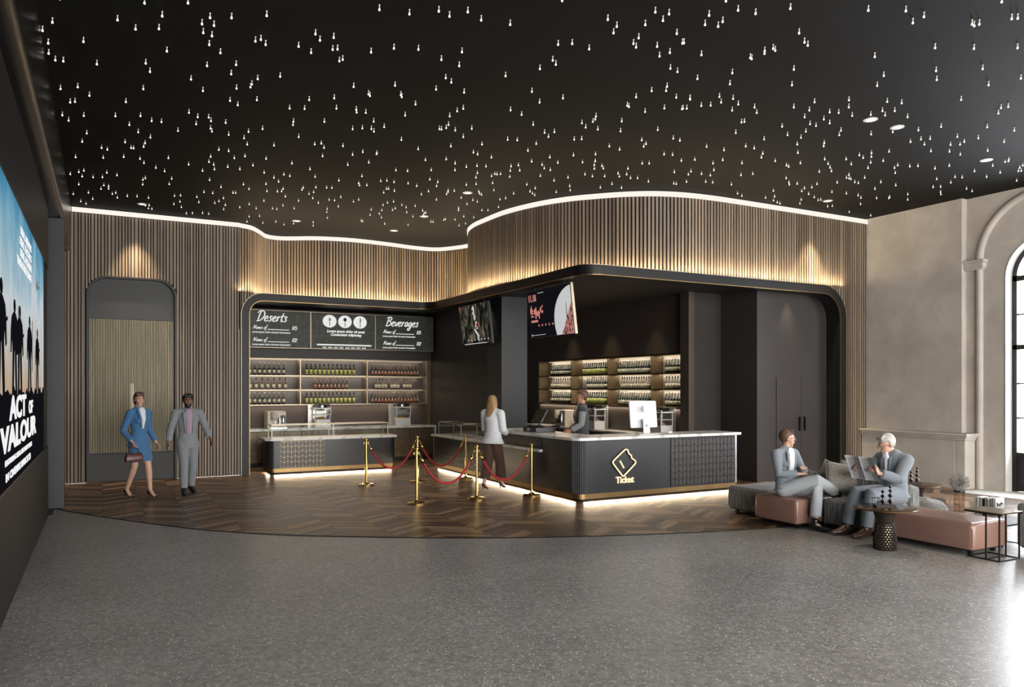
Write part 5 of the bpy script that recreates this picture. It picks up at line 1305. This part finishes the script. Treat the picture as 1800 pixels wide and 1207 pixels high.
def build_person(lab,loc_,rz,J,sex,skin,hair,hairstyle,clothes,yaw=0,pitch=0,k=1.,glasses=False,beard=False,handcfg=None):
    root=thing('person',lab,'person',loc_,rz)
    b=MB(); f=.92 if sex=='f' else 1.
    sw=(J['shL']-J['shR']); side=sw.normalized(); hipside=(J['hipL']-J['hipR']).normalized()
    pel,wai,che,nek,hed=J['pelvis'],J['waist'],J['chest'],J['neck'],J['head']
    b.body([pel-(wai-pel)*.35,pel,wai,che,nek-(nek-che)*.25],[.13*k,.155*k*(1.04 if sex=='f' else 1),.125*k*f,.155*k*f,.13*k*f],[.09*k,.105*k,.088*k,.108*k,.07*k],side,20)
    b.body([nek-(hed-nek)*.3,nek+(hed-nek)*.3,hed-(hed-nek)*.25],[.062*k*f,.052*k*f,.052*k*f],[.06*k*f,.054*k*f,.056*k*f],side,14)
    for s_,S_ in (('L',1),('R',-1)):
        sh,el,wr=J['sh'+s_],J['el'+s_],J['wr'+s_]
        b.body([sh,sh.lerp(el,.3),el,el.lerp(wr,.3),wr],[.052*k*f,.047*k*f,.038*k*f,.038*k*f,.025*k*f],[.055*k*f,.05*k*f,.038*k*f,.037*k*f,.022*k*f],side,14)
        b.body([nek-(nek-che)*.1,sh],[.05*k,.052*k*f],[.05*k,.052*k*f],V(0,1,0),12)
        hp,kn,an=J['hip'+s_],J['kn'+s_],J['an'+s_]
        b.body([hp,hp.lerp(kn,.35),kn,kn.lerp(an,.28),kn.lerp(an,.6),an],[.085*k,.08*k,.055*k,.056*k,.045*k,.034*k],[.09*k,.085*k,.057*k,.06*k,.046*k,.036*k],side if abs((an-kn).normalized().dot(side))<.9 else V(0,0,1),16)
        foot(b,an,J['toe'+s_],k*f)
        hc=(handcfg or {}).get(s_,{})
        d=hc.get('d',(wr-el).normalized()); n_=hc.get('n',-side*S_); sd=hc.get('s',V(0,-1,0)); hand(b,wr,d,n_,sd,k*f,hc.get('curl',.35))
    # head
    hm=Matrix.Translation(hed)@Matrix.Rotation(yaw,4,'Z')@Matrix.Rotation(pitch,4,'X'); old=b.mx
    b.mx=hm; q=k*(1 if sex=='m' else .95)
    b.sphere((0,.012*q,.035*q),.092*q,22,16,(.82,1.02,.98))
    b.body([V(0,-.018,.03)*q,V(0,-.030,-.02)*q,V(0,-.040,-.065)*q,V(0,-.048,-.092)*q],[.066*q,.062*q,.046*q,.026*q],[.062*q,.056*q,.044*q,.026*q],V(1,0,0),18)
    b.body([V(0,-.090,.024)*q,V(0,-.099,.0)*q,V(0,-.103,-.014)*q],[.008*q,.009*q,.0125*q],[.009*q,.010*q,.009*q],V(1,0,0),10)
    b.body([V(-.036,-.080,.036)*q,V(0,-.089,.038)*q,V(.036,-.080,.036)*q],[.008*q]*3,[.008*q]*3,V(0,0,1),8)
    b.body([V(-.016,-.090,-.048)*q,V(0,-.094,-.047)*q,V(.016,-.090,-.048)*q],[.008*q]*3,[.009*q]*3,V(0,0,1),8)
    for s1 in (-1,1): b.body([V(s1*.076,.008,-.020)*q,V(s1*.083,.014,.004)*q,V(s1*.080,.018,.020)*q],[.006*q]*3,[.012*q,.017*q,.012*q],V(1,0,0),8)
    b.mx=old
    bake(b,'body',skin,root,.0055,3)
    # face details
    b=MB(); b.mx=hm
    for s1 in (-1,1): b.m(0).sphere((s1*.030*q,-.077*q,.014*q),.0115*q,12,8,(1,.75,.45)); b.m(1).sphere((s1*.030*q,-.0818*q,.014*q),.0055*q,10,6,(1,.7,.85))
    b.build('eyes',['cloth_white','eye_dark'],root,smooth=True)
    b=MB(); b.mx=hm
    for s1 in (-1,1): b.body([V(s1*.016,-.090,.033)*q,V(s1*.032,-.088,.039)*q,V(s1*.046,-.078,.034)*q],[.003*q]*3,[.004*q]*3,V(0,0,1),6)
    b.build('eyebrows',hair,root,smooth=True)
    b=MB(); b.mx=hm; b.body([V(-.021,-.090,-.049)*q,V(0,-.096,-.047)*q,V(.021,-.090,-.049)*q],[.003*q,.004*q,.003*q],[.004*q,.006*q,.004*q],V(0,0,1),8); b.build('lips','lips',root,smooth=True)
    # hair
    b=MB(); b.mx=hm
    b.sphere((0,.022*q,.048*q),.104*q,24,16,(.86,1.0,.99))
    if hairstyle!='long':
        for i in range(9):
            a=-1.1+i*.275; b.body([V(.05*math.sin(a),-.02,.135)*q,V(.066*math.sin(a),-.062,.115)*q,V(.072*math.sin(a),-.078+.03*abs(math.sin(a)),.088+.006*math.cos(i*2.3))*q],[.018*q,.017*q,.008*q],[.012*q,.012*q,.006*q],V(1,0,0),8)
    hb=b
    if hairstyle=='short':
        b.body([V(0,.055,.05)*q,V(0,.072,.0)*q,V(0,.068,-.03)*q],[.07*q,.068*q,.055*q],[.04*q,.035*q,.022*q],V(1,0,0),16)
    if hairstyle=='bob':
        b.body([V(0,.04,.06)*q,V(0,.062,.0)*q,V(0,.070,-.055)*q],[.085*q,.086*q,.07*q],[.06*q,.052*q,.04*q],V(1,0,0),16)
        b.sphere((0,.09*q,-.0*q),.045*q,12,8)
    if hairstyle=='long':
        b.body([V(0,.04,.06)*q,V(0,.07,-.03)*q,V(0,.085,-.14)*q,V(.01,.11,-.26)*q,V(.0,.12,-.36)*q],[.088*q,.094*q,.10*q,.085*q,.04*q],[.065*q,.055*q,.042*q,.032*q,.02*q],V(1,0,0),18)
        for s1 in (-1,1): b.body([V(s1*.07,.0,.06)*q,V(s1*.085,.01,-.04)*q,V(s1*.085,.03,-.16)*q],[.02*q]*3,[.03*q,.03*q,.02*q],V(1,0,0),10)
    # cut the hair volume away from the face: push front vertices back behind the hairline
    nv=[]
    inv=hm.inverted()
    for p in b.v:
        l=inv@Vector(p)
        zl=.062*q if hairstyle!='grey' else .07*q
        lim=-.040*q+(max(0,(l.z-.02*q))*.0)
        if l.z<zl and l.y<.0 and hairstyle!='none':
            l.y=max(l.y,-.012*q if hairstyle in('bob','long') else .004*q)
        if l.z<.0 and hairstyle=='short' and l.y<.03*q: l.y=.03*q
        nv.append(tuple(hm@l))
    b.v=nv
    bake(b,'hair',hair,root,.006,3)
    if beard:
        b=MB(); b.mx=hm; b.body([V(0,-.030,-.045)*q,V(0,-.044,-.075)*q,V(0,-.052,-.098)*q],[.064*q,.052*q,.030*q],[.052*q,.050*q,.028*q],V(1,0,0),16)
        o=bake(b,'beard',hair,root,.006,2)
    if glasses:
        b=MB(); b.mx=hm
        for s1 in (-1,1):
            b.tube([(s1*.030*q+.021*q*math.cos(a),-.098*q,.012*q+.015*q*math.sin(a)) for a in [2*PI*i/14 for i in range(14)]],.0018,seg=5,loop=True,up=(0,1,0))
            b.tube([(s1*.051*q,-.097*q,.016*q),(s1*.082*q,.0,.012*q)],.0018,seg=5)
        b.tube([(-.009*q,-.099*q,.014*q),(.009*q,-.099*q,.014*q)],.0018,seg=5); b.build('glasses','iron_black',root)
    for c_ in clothes: c_(root,J,k,side)
    return root
def torso_garment(name,mat,inf,hem=.0,flare=0.,sleeves=1.0,sex='m',front=.0,voxel=.008,low=None,collar=True,cuff=.85):
    def fn(root,J,k,side):
        f=.92 if sex=='f' else 1.; b=MB(); pel,wai,che,nek=J['pelvis'],J['waist'],J['chest'],J['neck']
        base=pel-(wai-pel).normalized()*hem
        b.body([base,pel,wai,che,nek-(nek-che)*.22],[(.165+inf+flare)*k,(.158+inf)*k,(.128+inf)*k*f,(.158+inf)*k*f,(.135+inf)*k*f],[(.115+inf+flare)*k,(.11+inf)*k,(.092+inf)*k,(.112+inf)*k,(.075+inf)*k],side,24,round0=False)
        if sex=='f':
            fw=side.cross(V(0,0,1)).normalized(); fw=-fw if fw.dot(V(0,-1,0))<0 else fw
            for s1 in (-1,1): b.sphere(che+side*s1*.065*k+fw*.075*k-V(0,0,.02),.062*k,12,8)
        for s_ in 'LR':
            sh,el,wr=J['sh'+s_],J['el'+s_],J['wr'+s_]
            b.body([nek-(nek-che)*.12,sh],[(.045+inf)*k,(.055+inf)*k*f],[(.045+inf)*k,(.055+inf)*k*f],V(0,1,0),12)
            if sleeves>0:
                if sleeves>=1: e=el.lerp(wr,cuff)
                else: e=sh.lerp(el,sleeves)
                pts=[sh,sh.lerp(el,.4),el,el.lerp(e,.5),e] if sleeves>=1 else [sh,sh.lerp(e,.5),e]
                ra=[(.058+inf)*k*f,(.053+inf)*k*f,(.046+inf)*k*f,(.042+inf)*k*f,(.034+inf)*k*f] if sleeves>=1 else [(.058+inf)*k*f,(.06+inf)*k*f,(.06+inf)*k*f]
                b.body(pts,ra,ra,side if abs((el-sh).normalized().dot(side))<.8 else V(0,1,0),14,round1=False)
        if collar: b.body([nek-(nek-che)*.2,nek+(J['head']-nek)*.12],[.07*k,.062*k],[.07*k,.064*k],side,14,round1=False)
        o=bake(b,name,mat,root,voxel,3)
    return fn
def front_panel(name,mat,w_top,w_bot,push,bot=.0,top=.05,inf=0.):
    """strip of shirt or tie that shows down the front of a jacket"""
    def fn(root,J,k,side):
        b=MB(); wai,che,nek=J['waist'],J['chest'],J['neck']; fw=(nek-wai).cross(side).normalized()
        if fw.dot(J.get('front',V(0,-1,0)))<0: fw=-fw
        pts=[wai+(che-wai)*bot+fw*(.062+push)*k,che+fw*(.080+push)*k,nek-(nek-che)*.25+fw*(.062+push)*k,nek+(J['head']-nek)*top+fw*(.045+push)*k]
        b.body(pts,[w_bot*k,(w_bot*.45+w_top*.55)*k,w_top*k,w_top*.8*k],[.03*k,.035*k,.03*k,.02*k],side,14)
        bake(b,name,mat,root,.006,2)
    return fn
def lapels(mat,w_top,w_bot,push,bot):
    """turned collar strips on both sides of the open jacket front"""
    def fn(root,J,k,side):
        b=MB(); wai,che,nek=J['waist'],J['chest'],J['neck']; fw=(nek-wai).cross(side).normalized()
        if fw.dot(V(0,-1,0))<0: fw=-fw
        for s1 in (-1,1):
            pts=[wai+(che-wai)*bot+fw*(.070+push)*k+side*s1*(w_bot+.008)*k,che+fw*(.082+push)*k+side*s1*(w_bot*.5+w_top*.5+.012)*k,nek-(nek-che)*.3+fw*(.060+push)*k+side*s1*(w_top+.010)*k,nek+(J['head']-nek)*.12+fw*(.0)*k+side*s1*.062*k]
            b.body(pts,[.008*k,.024*k,.026*k,.012*k],[.010*k,.012*k,.014*k,.012*k],side,10)
        bake(b,'lapels',mat,root,.006,2)
    return fn
def trousers(mat,inf=.02,flare=.0,end=.93,voxel=.008):
    def fn(root,J,k,side):
        b=MB(); pel,wai=J['pelvis'],J['waist']
        b.body([pel-(wai-pel)*.3,pel,pel.lerp(wai,.6)],[(.13+inf)*k,(.158+inf)*k,(.135+inf*.5)*k],[(.095+inf)*k,(.108+inf)*k,(.092+inf*.5)*k],side,20)
        for s_ in 'LR':
            hp,kn,an=J['hip'+s_],J['kn'+s_],J['an'+s_]; e=kn.lerp(an,end)
            sd=side if abs((an-kn).normalized().dot(side))<.85 else V(0,0,1)
            b.body([hp,hp.lerp(kn,.4),kn,kn.lerp(e,.5),e],[(.088+inf)*k,(.08+inf)*k,(.058+inf+flare*.4)*k,(.052+inf+flare*.8)*k,(.045+inf+flare)*k],[(.094+inf)*k,(.086+inf)*k,(.06+inf+flare*.4)*k,(.052+inf+flare*.8)*k,(.046+inf+flare)*k],sd,16,round1=False)
        bake(b,'trousers',mat,root,voxel,3)
    return fn
def skirt(mat,length=.52,hemw=.185):
    def fn(root,J,k,side):
        b=MB(); pel,wai=J['pelvis'],J['waist']; m=(J['knL']+J['knR'])/2; 
        b.body([wai.lerp(pel,.3),pel,pel.lerp(m,.45),pel.lerp(m,.84)],[.14*k,.185*k,.185*k,hemw*k],[.11*k,.135*k,.155*k,.19*k],side,24,round0=False,round1=False)
        bake(b,'skirt',mat,root,.008,3)
    return fn
def shoes(mat,heel=0.,k0=1.):
    def fn(root,J,k,side):
        for s_ in 'LR':
            an,toe=J['an'+s_],J['toe'+s_]; d=(toe-an); f=Vector((d.x,d.y,0)); f=f.normalized() if f.length>.01 else V(0,-1,0)
            b=MB(); hk=an-f*.035*k; full=(k0>1); sd=d.cross(V(0,0,1)); zoff=-.052*k
            hd=Vector(d); mid=an+d*.55
            if heel:
                b.body([hk+V(0,0,-.03),an+d*.25+V(0,0,-.045),an+d*.65+V(0,0,-.028),toe+f*.02],[.032*k,.034*k,.040*k,.014*k],[.03*k,.018*k,.020*k,.010*k],sd,12)
                b.body([hk+V(0,0,-.03),V(hk.x,hk.y,hk.z-.05-heel)+f*.0],[.016*k,.006*k],[.016*k,.006*k],sd,8)
            elif full:
                b.body([hk+V(0,0,-.025),an+d*.25+V(0,0,-.018),an+d*.7+V(0,0,-.012),toe+f*.035],[.042*k,.047*k,.050*k,.032*k],[.058*k,.056*k,.040*k,.022*k],sd,14)
                b.body([an+V(0,0,.05),an+V(0,0,-.02)],[.044*k]*2,[.05*k]*2,sd,12)
            else:
                b.body([hk+V(0,0,-.035),an+d*.3+V(0,0,-.035),an+d*.75+V(0,0,-.02),toe+f*.03],[.04*k,.043*k,.048*k,.030*k],[.045*k,.040*k,.030*k,.020*k],sd,14)
                b.body([an+V(0,0,.03),an+V(0,0,-.02)],[.042*k]*2,[.05*k]*2,sd,12)
            bake(b,'shoe',mat,root,.006,2)
    return fn
def stand(h,sp=.09):
    k=h/1.75
    J=dict(pelvis=V(0,0,.95),waist=V(0,-.005,1.10),chest=V(0,-.005,1.30),neck=V(0,.012,1.475),head=V(0,-.005,1.625),shL=V(.185,.0,1.41),shR=V(-.185,0,1.41),
      elL=V(.235,.02,1.13),elR=V(-.235,.02,1.13),wrL=V(.25,-.06,.88),wrR=V(-.25,-.06,.88),hipL=V(sp,0,.90),hipR=V(-sp,0,.90),knL=V(sp,-.02,.50),knR=V(-sp,-.02,.50),
      anL=V(sp,.02,.085),anR=V(-sp,.02,.085),toeL=V(sp+.02,-.15,.03),toeR=V(-sp-.02,-.15,.03))
    return {a:b*k for a,b in J.items()},k
# --- walking woman in the blue suit
J,k=stand(1.66,.08); up=V(0,0,.045)
for a in J:
    if a[:3] not in('anL','anR','toe'): J[a]=J[a]+up
J.update(anL=V(.10,-.16,.145)*k,toeL=V(.11,-.31,.035)*k,knL=V(.09,-.12,.56)*k,anR=V(-.09,.20,.155)*k,toeR=V(-.085,.07,.035)*k,knR=V(-.07,.02,.55)*k,
  shL=J['shL']*1+V(-.02,0,0),shR=J['shR']+V(.02,0,0),elR=V(-.25,.06,1.15)*k,wrR=V(-.20,-.13,.97)*k,elL=V(.23,.06,1.16)*k,wrL=V(.30,-.04,.93)*k)
wo=build_person('walking woman in blue jacket and skirt with black heels, left of the man',(.52,13.72,.003),.55,J,'f','skin_light','hair_brown','bob',
  [skirt('suit_blue'),torso_garment('jacket','suit_blue',.012,hem=.10,flare=.015,sex='f'),front_panel('blouse','cloth_white',.062,.020,.036,bot=.25),lapels('suit_blue',.062,.024,.048,.25),shoes('shoe_black',.065)],yaw=-.25,k=k,handcfg={'R':{'d':V(.1,-.35,-1),'n':V(1,0,0),'curl':.9}})
hb=thing('handbag','maroon leather handbag held low by the woman in blue','bag',(0,0,0)); 
wm=Matrix.Translation((.52,13.72,.003))@Matrix.Rotation(.55,4,'Z'); hp=wm@(V(-.20,-.165,.83)*k); hb.location=(hp.x,hp.y,hp.z-.19); hb.rotation_euler=(0,0,.35)
b=MB(); b.loft([[(x*s0,y*t0,z) for x,y in rr(-.14,.14,-.04,.04,.03,n=3)] for z,s0,t0 in ((.02,.96,.9),(.035,1,1),(.08,1,1),(.13,.9,.7),(.15,.86,.5))]); b.build('bag_body','bag_maroon',hb,auto=True)
MB().tube([(-.08,0,.14),(-.07,0,.21),(-.03,0,.245),(.03,0,.245),(.07,0,.21),(.08,0,.14)],.007).build('strap','bag_maroon',hb,smooth=True)
# --- walking man
J,k=stand(1.67,.085)
J.update(anR=V(-.09,-.14,.09)*k,toeR=V(-.10,-.31,.03)*k,knR=V(-.085,-.13,.51)*k,anL=V(.09,.16,.10)*k,toeL=V(.115,.0,.03)*k,knL=V(.09,.02,.51)*k,
  elL=V(.30,.02,1.17)*k,wrL=V(.36,-.08,.96)*k,elR=V(-.275,.03,1.14)*k,wrR=V(-.33,-.05,.90)*k,shL=V(.20,0,1.42)*k,shR=V(-.20,0,1.42)*k)
build_person('walking bearded man in a grey suit and lilac shirt, right of the woman in blue',(1.27,13.95,.003),.1,J,'m','skin_dark','hair_black','short',
  [trousers('suit_grey',.018),torso_garment('jacket','suit_grey',.018,hem=.13,flare=.02),front_panel('shirt','cloth_lilac',.072,.050,.040,bot=-.15),lapels('suit_grey',.072,.052,.052,-.15),shoes('shoe_black',0,2)],k=k,beard=True)
# --- woman seen from behind at the counter
J,k=stand(1.60,.075); up=V(0,0,.045)
for a in J:
    if a[:3] not in('anL','anR','toe'): J[a]=J[a]+up
J.update(anL=V(.085,.16,.15)*k,toeL=V(.09,.02,.035)*k,knL=V(.08,.03,.56)*k,anR=V(-.085,-.17,.15)*k,toeR=V(-.085,-.31,.035)*k,knR=V(-.08,-.12,.56)*k,
  elL=V(.21,-.04,1.16)*k,wrL=V(.15,-.24,1.10)*k,elR=V(-.21,-.04,1.16)*k,wrR=V(-.14,-.24,1.08)*k)
build_person('blonde woman seen from behind in a white blouse and brown trousers at the low counter',(5.99,11.86,.003),2.05,J,'f','skin_light','hair_blond','long',
  [trousers('brown_cloth',.025,.03,.80),torso_garment('blouse','cloth_white',.034,hem=.10,flare=.045,sex='f'),shoes('shoe_black',.065)],k=k,yaw=.2)
# --- clerk
J,k=stand(1.74)
J.update(elL=V(.23,-.03,1.16)*k,wrL=V(.20,-.22,1.05)*k,elR=V(-.23,-.03,1.16)*k,wrR=V(-.20,-.22,1.03)*k)
build_person('clerk in grey shirt and dark waistcoat standing in profile behind the ticket counter',(7.42,11.22,0),-2.06,J,'m','skin_tan','hair_short_brown','short',
  [trousers('vest_dark'),torso_garment('shirt','suit_grey',.012,hem=0,sleeves=1.,voxel=.008),torso_garment('waistcoat','vest_dark',.022,hem=.06,sleeves=0,collar=False),front_panel('shirt_front','cloth_white',.045,.01,.028,bot=.6),front_panel('tie','tie_dark',.016,.016,.040,bot=.5),shoes('shoe_black',0,2)],k=k)
# --- seated woman, legs crossed   (local frame: faces -Y)
k=.97
J={a:b for a,b in dict(pelvis=V(0,.0,.50),waist=V(0,.035,.63),chest=V(.005,.04,.82),neck=V(.02,.03,.985),head=V(.035,.005,1.115),shL=V(.19,.02,.92),shR=V(-.165,.04,.925),
  elL=V(.24,-.07,.70),wrL=V(.08,-.22,.74),elR=V(-.21,-.03,.68),wrR=V(.0,-.20,.68),hipL=V(.085,-.02,.47),hipR=V(-.085,-.02,.47),knL=V(.02,-.44,.50),knR=V(.05,-.42,.62),
  anL=V(-.09,-.47,.10),toeL=V(-.08,-.63,.035),anR=V(.40,-.48,.42),toeR=V(.55,-.52,.31)).items()}
build_person('seated woman with glasses and blue-grey jacket, legs crossed on the pink ottoman',(7.90,7.10,0),.12,J,'f','skin_light','hair_short_brown','short',
  [trousers('trouser_pale',.014,.01,.82),torso_garment('jacket','suit_bluegrey',.016,hem=.03,flare=.04,sex='f'),front_panel('top','cloth_white',.062,.045,.036,bot=.0),lapels('suit_bluegrey',.062,.048,.048,.0),shoes('shoe_black',0)],k=k,yaw=.85,glasses=True,
  handcfg={'L':{'d':V(-.8,-.3,.35),'n':V(0,.3,-1),'s':V(0,0,1),'curl':.5},'R':{'d':V(.9,-.2,.1),'n':V(0,.3,-1),'s':V(0,0,1),'curl':.35}})
# --- seated man reading   (faces -Y local, turned to -X in the world)
k=1.0
J=dict(pelvis=V(0,.0,.50),waist=V(0,.015,.63),chest=V(0,-.01,.82),neck=V(0,-.05,.985),head=V(0,-.125,1.085),shL=V(.20,-.01,.91),shR=V(-.20,-.01,.91),
  elL=V(.25,-.20,.70),wrL=V(.17,-.42,.77),elR=V(-.25,-.20,.70),wrR=V(-.17,-.42,.77),hipL=V(.09,-.02,.47),hipR=V(-.09,-.02,.47),knL=V(.13,-.50,.51),knR=V(-.11,-.50,.51),
  anL=V(.12,-.56,.10),toeL=V(.14,-.75,.035),anR=V(-.12,-.62,.10),toeR=V(-.13,-.81,.035))
build_person('seated grey haired man with glasses in a grey suit reading a newspaper',(8.62,6.06,0),-1.72,J,'m','skin_light','hair_grey','short',
  [trousers('suit_bluegrey',.022),torso_garment('jacket','suit_bluegrey',.022,hem=.04,flare=.02),front_panel('shirt','cloth_white',.055,.018,.040,bot=.4,top=.25),lapels('suit_bluegrey',.056,.022,.052,.4),front_panel('tie','tie_dark',.016,.016,.045,bot=.5),shoes('shoe_brown',0,2)],k=k,pitch=.38,yaw=-.3,glasses=True,
  handcfg={'L':{'d':V(-.2,-.75,.55),'n':V(-1,0,0),'s':V(0,0,1),'curl':.7},'R':{'d':V(.2,-.75,.55),'n':V(1,0,0),'s':V(0,0,1),'curl':.7}})
wm=Matrix.Translation((8.62,6.06,0))@Matrix.Rotation(-1.72,4,'Z')
np_=thing('newspaper','open grey printed newspaper held by the seated man','newspaper',tuple(wm@V(0,-.45,.76)),-1.72)
b=MB()
for s1 in (-1,1):
    n=8; rows=[]
    for i in range(n+1):
        u=i/n; x=s1*u*.22; y=.06*math.sin(u*2.2)-.05*u*u; rows.append([(x,y+(-.12 if j else .0),(.20 if j else -.09)) for j in (0,1)]); 
    vs=[p for r_ in rows for p in r_]; vs2=[(x,y+.003,z) for x,y,z in vs]
    N0=len(vs); fs=[(2*i,2*i+1,2*i+3,2*i+2) for i in range(n)]; fs+=[tuple(q+N0 for q in reversed(f_)) for f_ in fs]; b.add(vs+vs2,fs)
b.build('pages','paper',np_,smooth=True)
b=MB(); rn=random.Random(3)
for s1 in (-1,1):
    for col in range(3):
        for ln in range(16):
            if rn.random()<.15: continue
            u0=.08+col*.3; u1=u0+.24; z=-.07+ln*.016
            pts=[]
            for u in (u0,u1):
                x=s1*u*.22; y=.06*math.sin(u*2.2)-.05*u*u; fz=(z+.09)/.29; pts.append((x,y-.12*fz,z))
            (xa,ya,za),(xb_,yb_,zb)=pts
            for dy in (-.0015,.0045): b.add([(xa,ya+dy,za),(xb_,yb_+dy,zb),(xb_,yb_+dy,zb+.005),(xa,ya+dy,za+.005)],[(0,1,2,3)])
b.build('print_lines','ink_grey',np_,fix=False)
# ------------------------------------------------------------------ lighting
DAY=(.88,.94,1.)
for a,c_,yc in YB:
    area('daylight_door',(RX+.9,yc,2.3),(0,PI/2,0),4.4,1.6,DAYP,DAY)
# uplights in the cove on top of the portal, in front of the slats
def cove(path,step,power,off=.10,z=3.76):
    P=[Vector((p[0],p[1],0)) for p in path]; L=[0]
    for i in range(len(P)-1): L.append(L[-1]+(P[i+1]-P[i]).length)
    n=int(L[-1]/step)
    for k in range(n):
        d=(k+.5)*L[-1]/n; i=max(j for j in range(len(L)-1) if L[j]<=d)
        t=(P[i+1]-P[i]).normalized(); p=P[i]+t*(d-L[i])+Vector((t.y,-t.x,0))*off
        o=area('cove_uplight',(p.x,p.y,z),(PI,0,math.atan2(t.y,t.x)),L[-1]/n,.03,power*L[-1]/n,WARM)
        o.rotation_euler=(PI,0,math.atan2(t.y,t.x))
cove([p for p in wv if p[0]<7.2 and p[1]>16.4],.7,COVE)
cove([p for p in wv if not(p[1]>16.4)],.7,COVE)
# cove under the ceiling band
# shelf strip lights, plus an added front row to brighten the bottles
for z in (2.44,2.045,1.71):
    area('shelf_light',(4.9,18.52,z),(0,0,0),4.6,.02,SHELF,(1.,.82,.62)); area('shelf_light',(4.9,18.30,z),(0,0,0),4.6,.02,SHELF*.7,(1.,.82,.62))
area('shelf_light',(4.9,18.50,1.365),(0,0,0),4.6,.02,SHELF,(1.,.82,.62))
for z in (2.45,2.06,1.725):
    area('shelf_light',(10.48,14.5,z),(0,0,0),.02,5.6,SHELF*2,(1.,.86,.68)); area('shelf_light',(10.225,14.5,z),(0,0,0),.02,5.6,SHELF*1.2,(1.,.86,.68))
area('shelf_light',(10.17,14.6,1.355),(0,0,0),.02,5.6,SHELF*1.2,(1.,.82,.62))
# plinth glow
def plinth(x0,y0,x1,y1,p,sg):
    L=math.hypot(x1-x0,y1-y0); a=math.atan2(y1-y0,x1-x0)
    area('plinth_light',((x0+x1)/2,(y0+y1)/2,.038),(sg*math.radians(66),0,a),L,.015,p*L,(1.,.80,.54))
plinth(3.1,16.04,5.6,16.04,PL,-1); plinth(3.02,16.12,3.02,16.55,PL,1); plinth(5.65,16.12,5.65,16.5,PL,-1)
plinth(6.54,10.08,6.54,15.6,PL,1); plinth(6.64,9.98,9.7,9.98,PL,-1); plinth(6.6,15.65,7.0,15.65,PL,1)
# recessed spots
for (x,y) in DISCS:
    spot('ceiling_spot',(x,y,CH-.03),SPOT,(1.,.85,.66),62,.5)
for (x,y,p) in ((.55,15.95,420),(3.0,16.7,40),(11.8,9.66,750),(7.2,16.55,15),(6.9,14.95,12)):
    spot('ceiling_spot',(x,y,CH-.04),p,WARM,52,.9,(.16 if p>300 else 0,0,0))
# spots inside the bars
for (x,y) in ((3.6,17.3),(5.0,17.3),(6.4,17.3)): spot('bar_spot',(x,y,3.64),14,WARM,80,.8)
for (x,y) in ((9.85,12.6),(9.85,14.2),(9.85,15.8),(11.7,10.36)): spot('bar_spot',(x,y,3.64),50,WARM,60,.9)
for (x,y) in ((7.06,10.6),(7.06,12.3),(7.06,14.4),(8.2,10.42),(9.3,10.42),(3.7,16.74),(5.1,16.74)): spot('bar_spot',(x,y,3.63),32,(1,.82,.6),80,.8)
# end wall behind the viewer left out so sky light fills the hall; portals only guide sampling of the sky
o=area('sky_portal',(6.7,-5,CH/2),(PI/2,0,0),15.4,CH,1,(1,1,1)); o.data.cycles.is_portal=True
for a,c_,yc in YB:
    o=area('sky_portal',(RX+.4,yc,2.2),(0,PI/2,0),4.4,1.3,1,(1,1,1)); o.data.cycles.is_portal=True
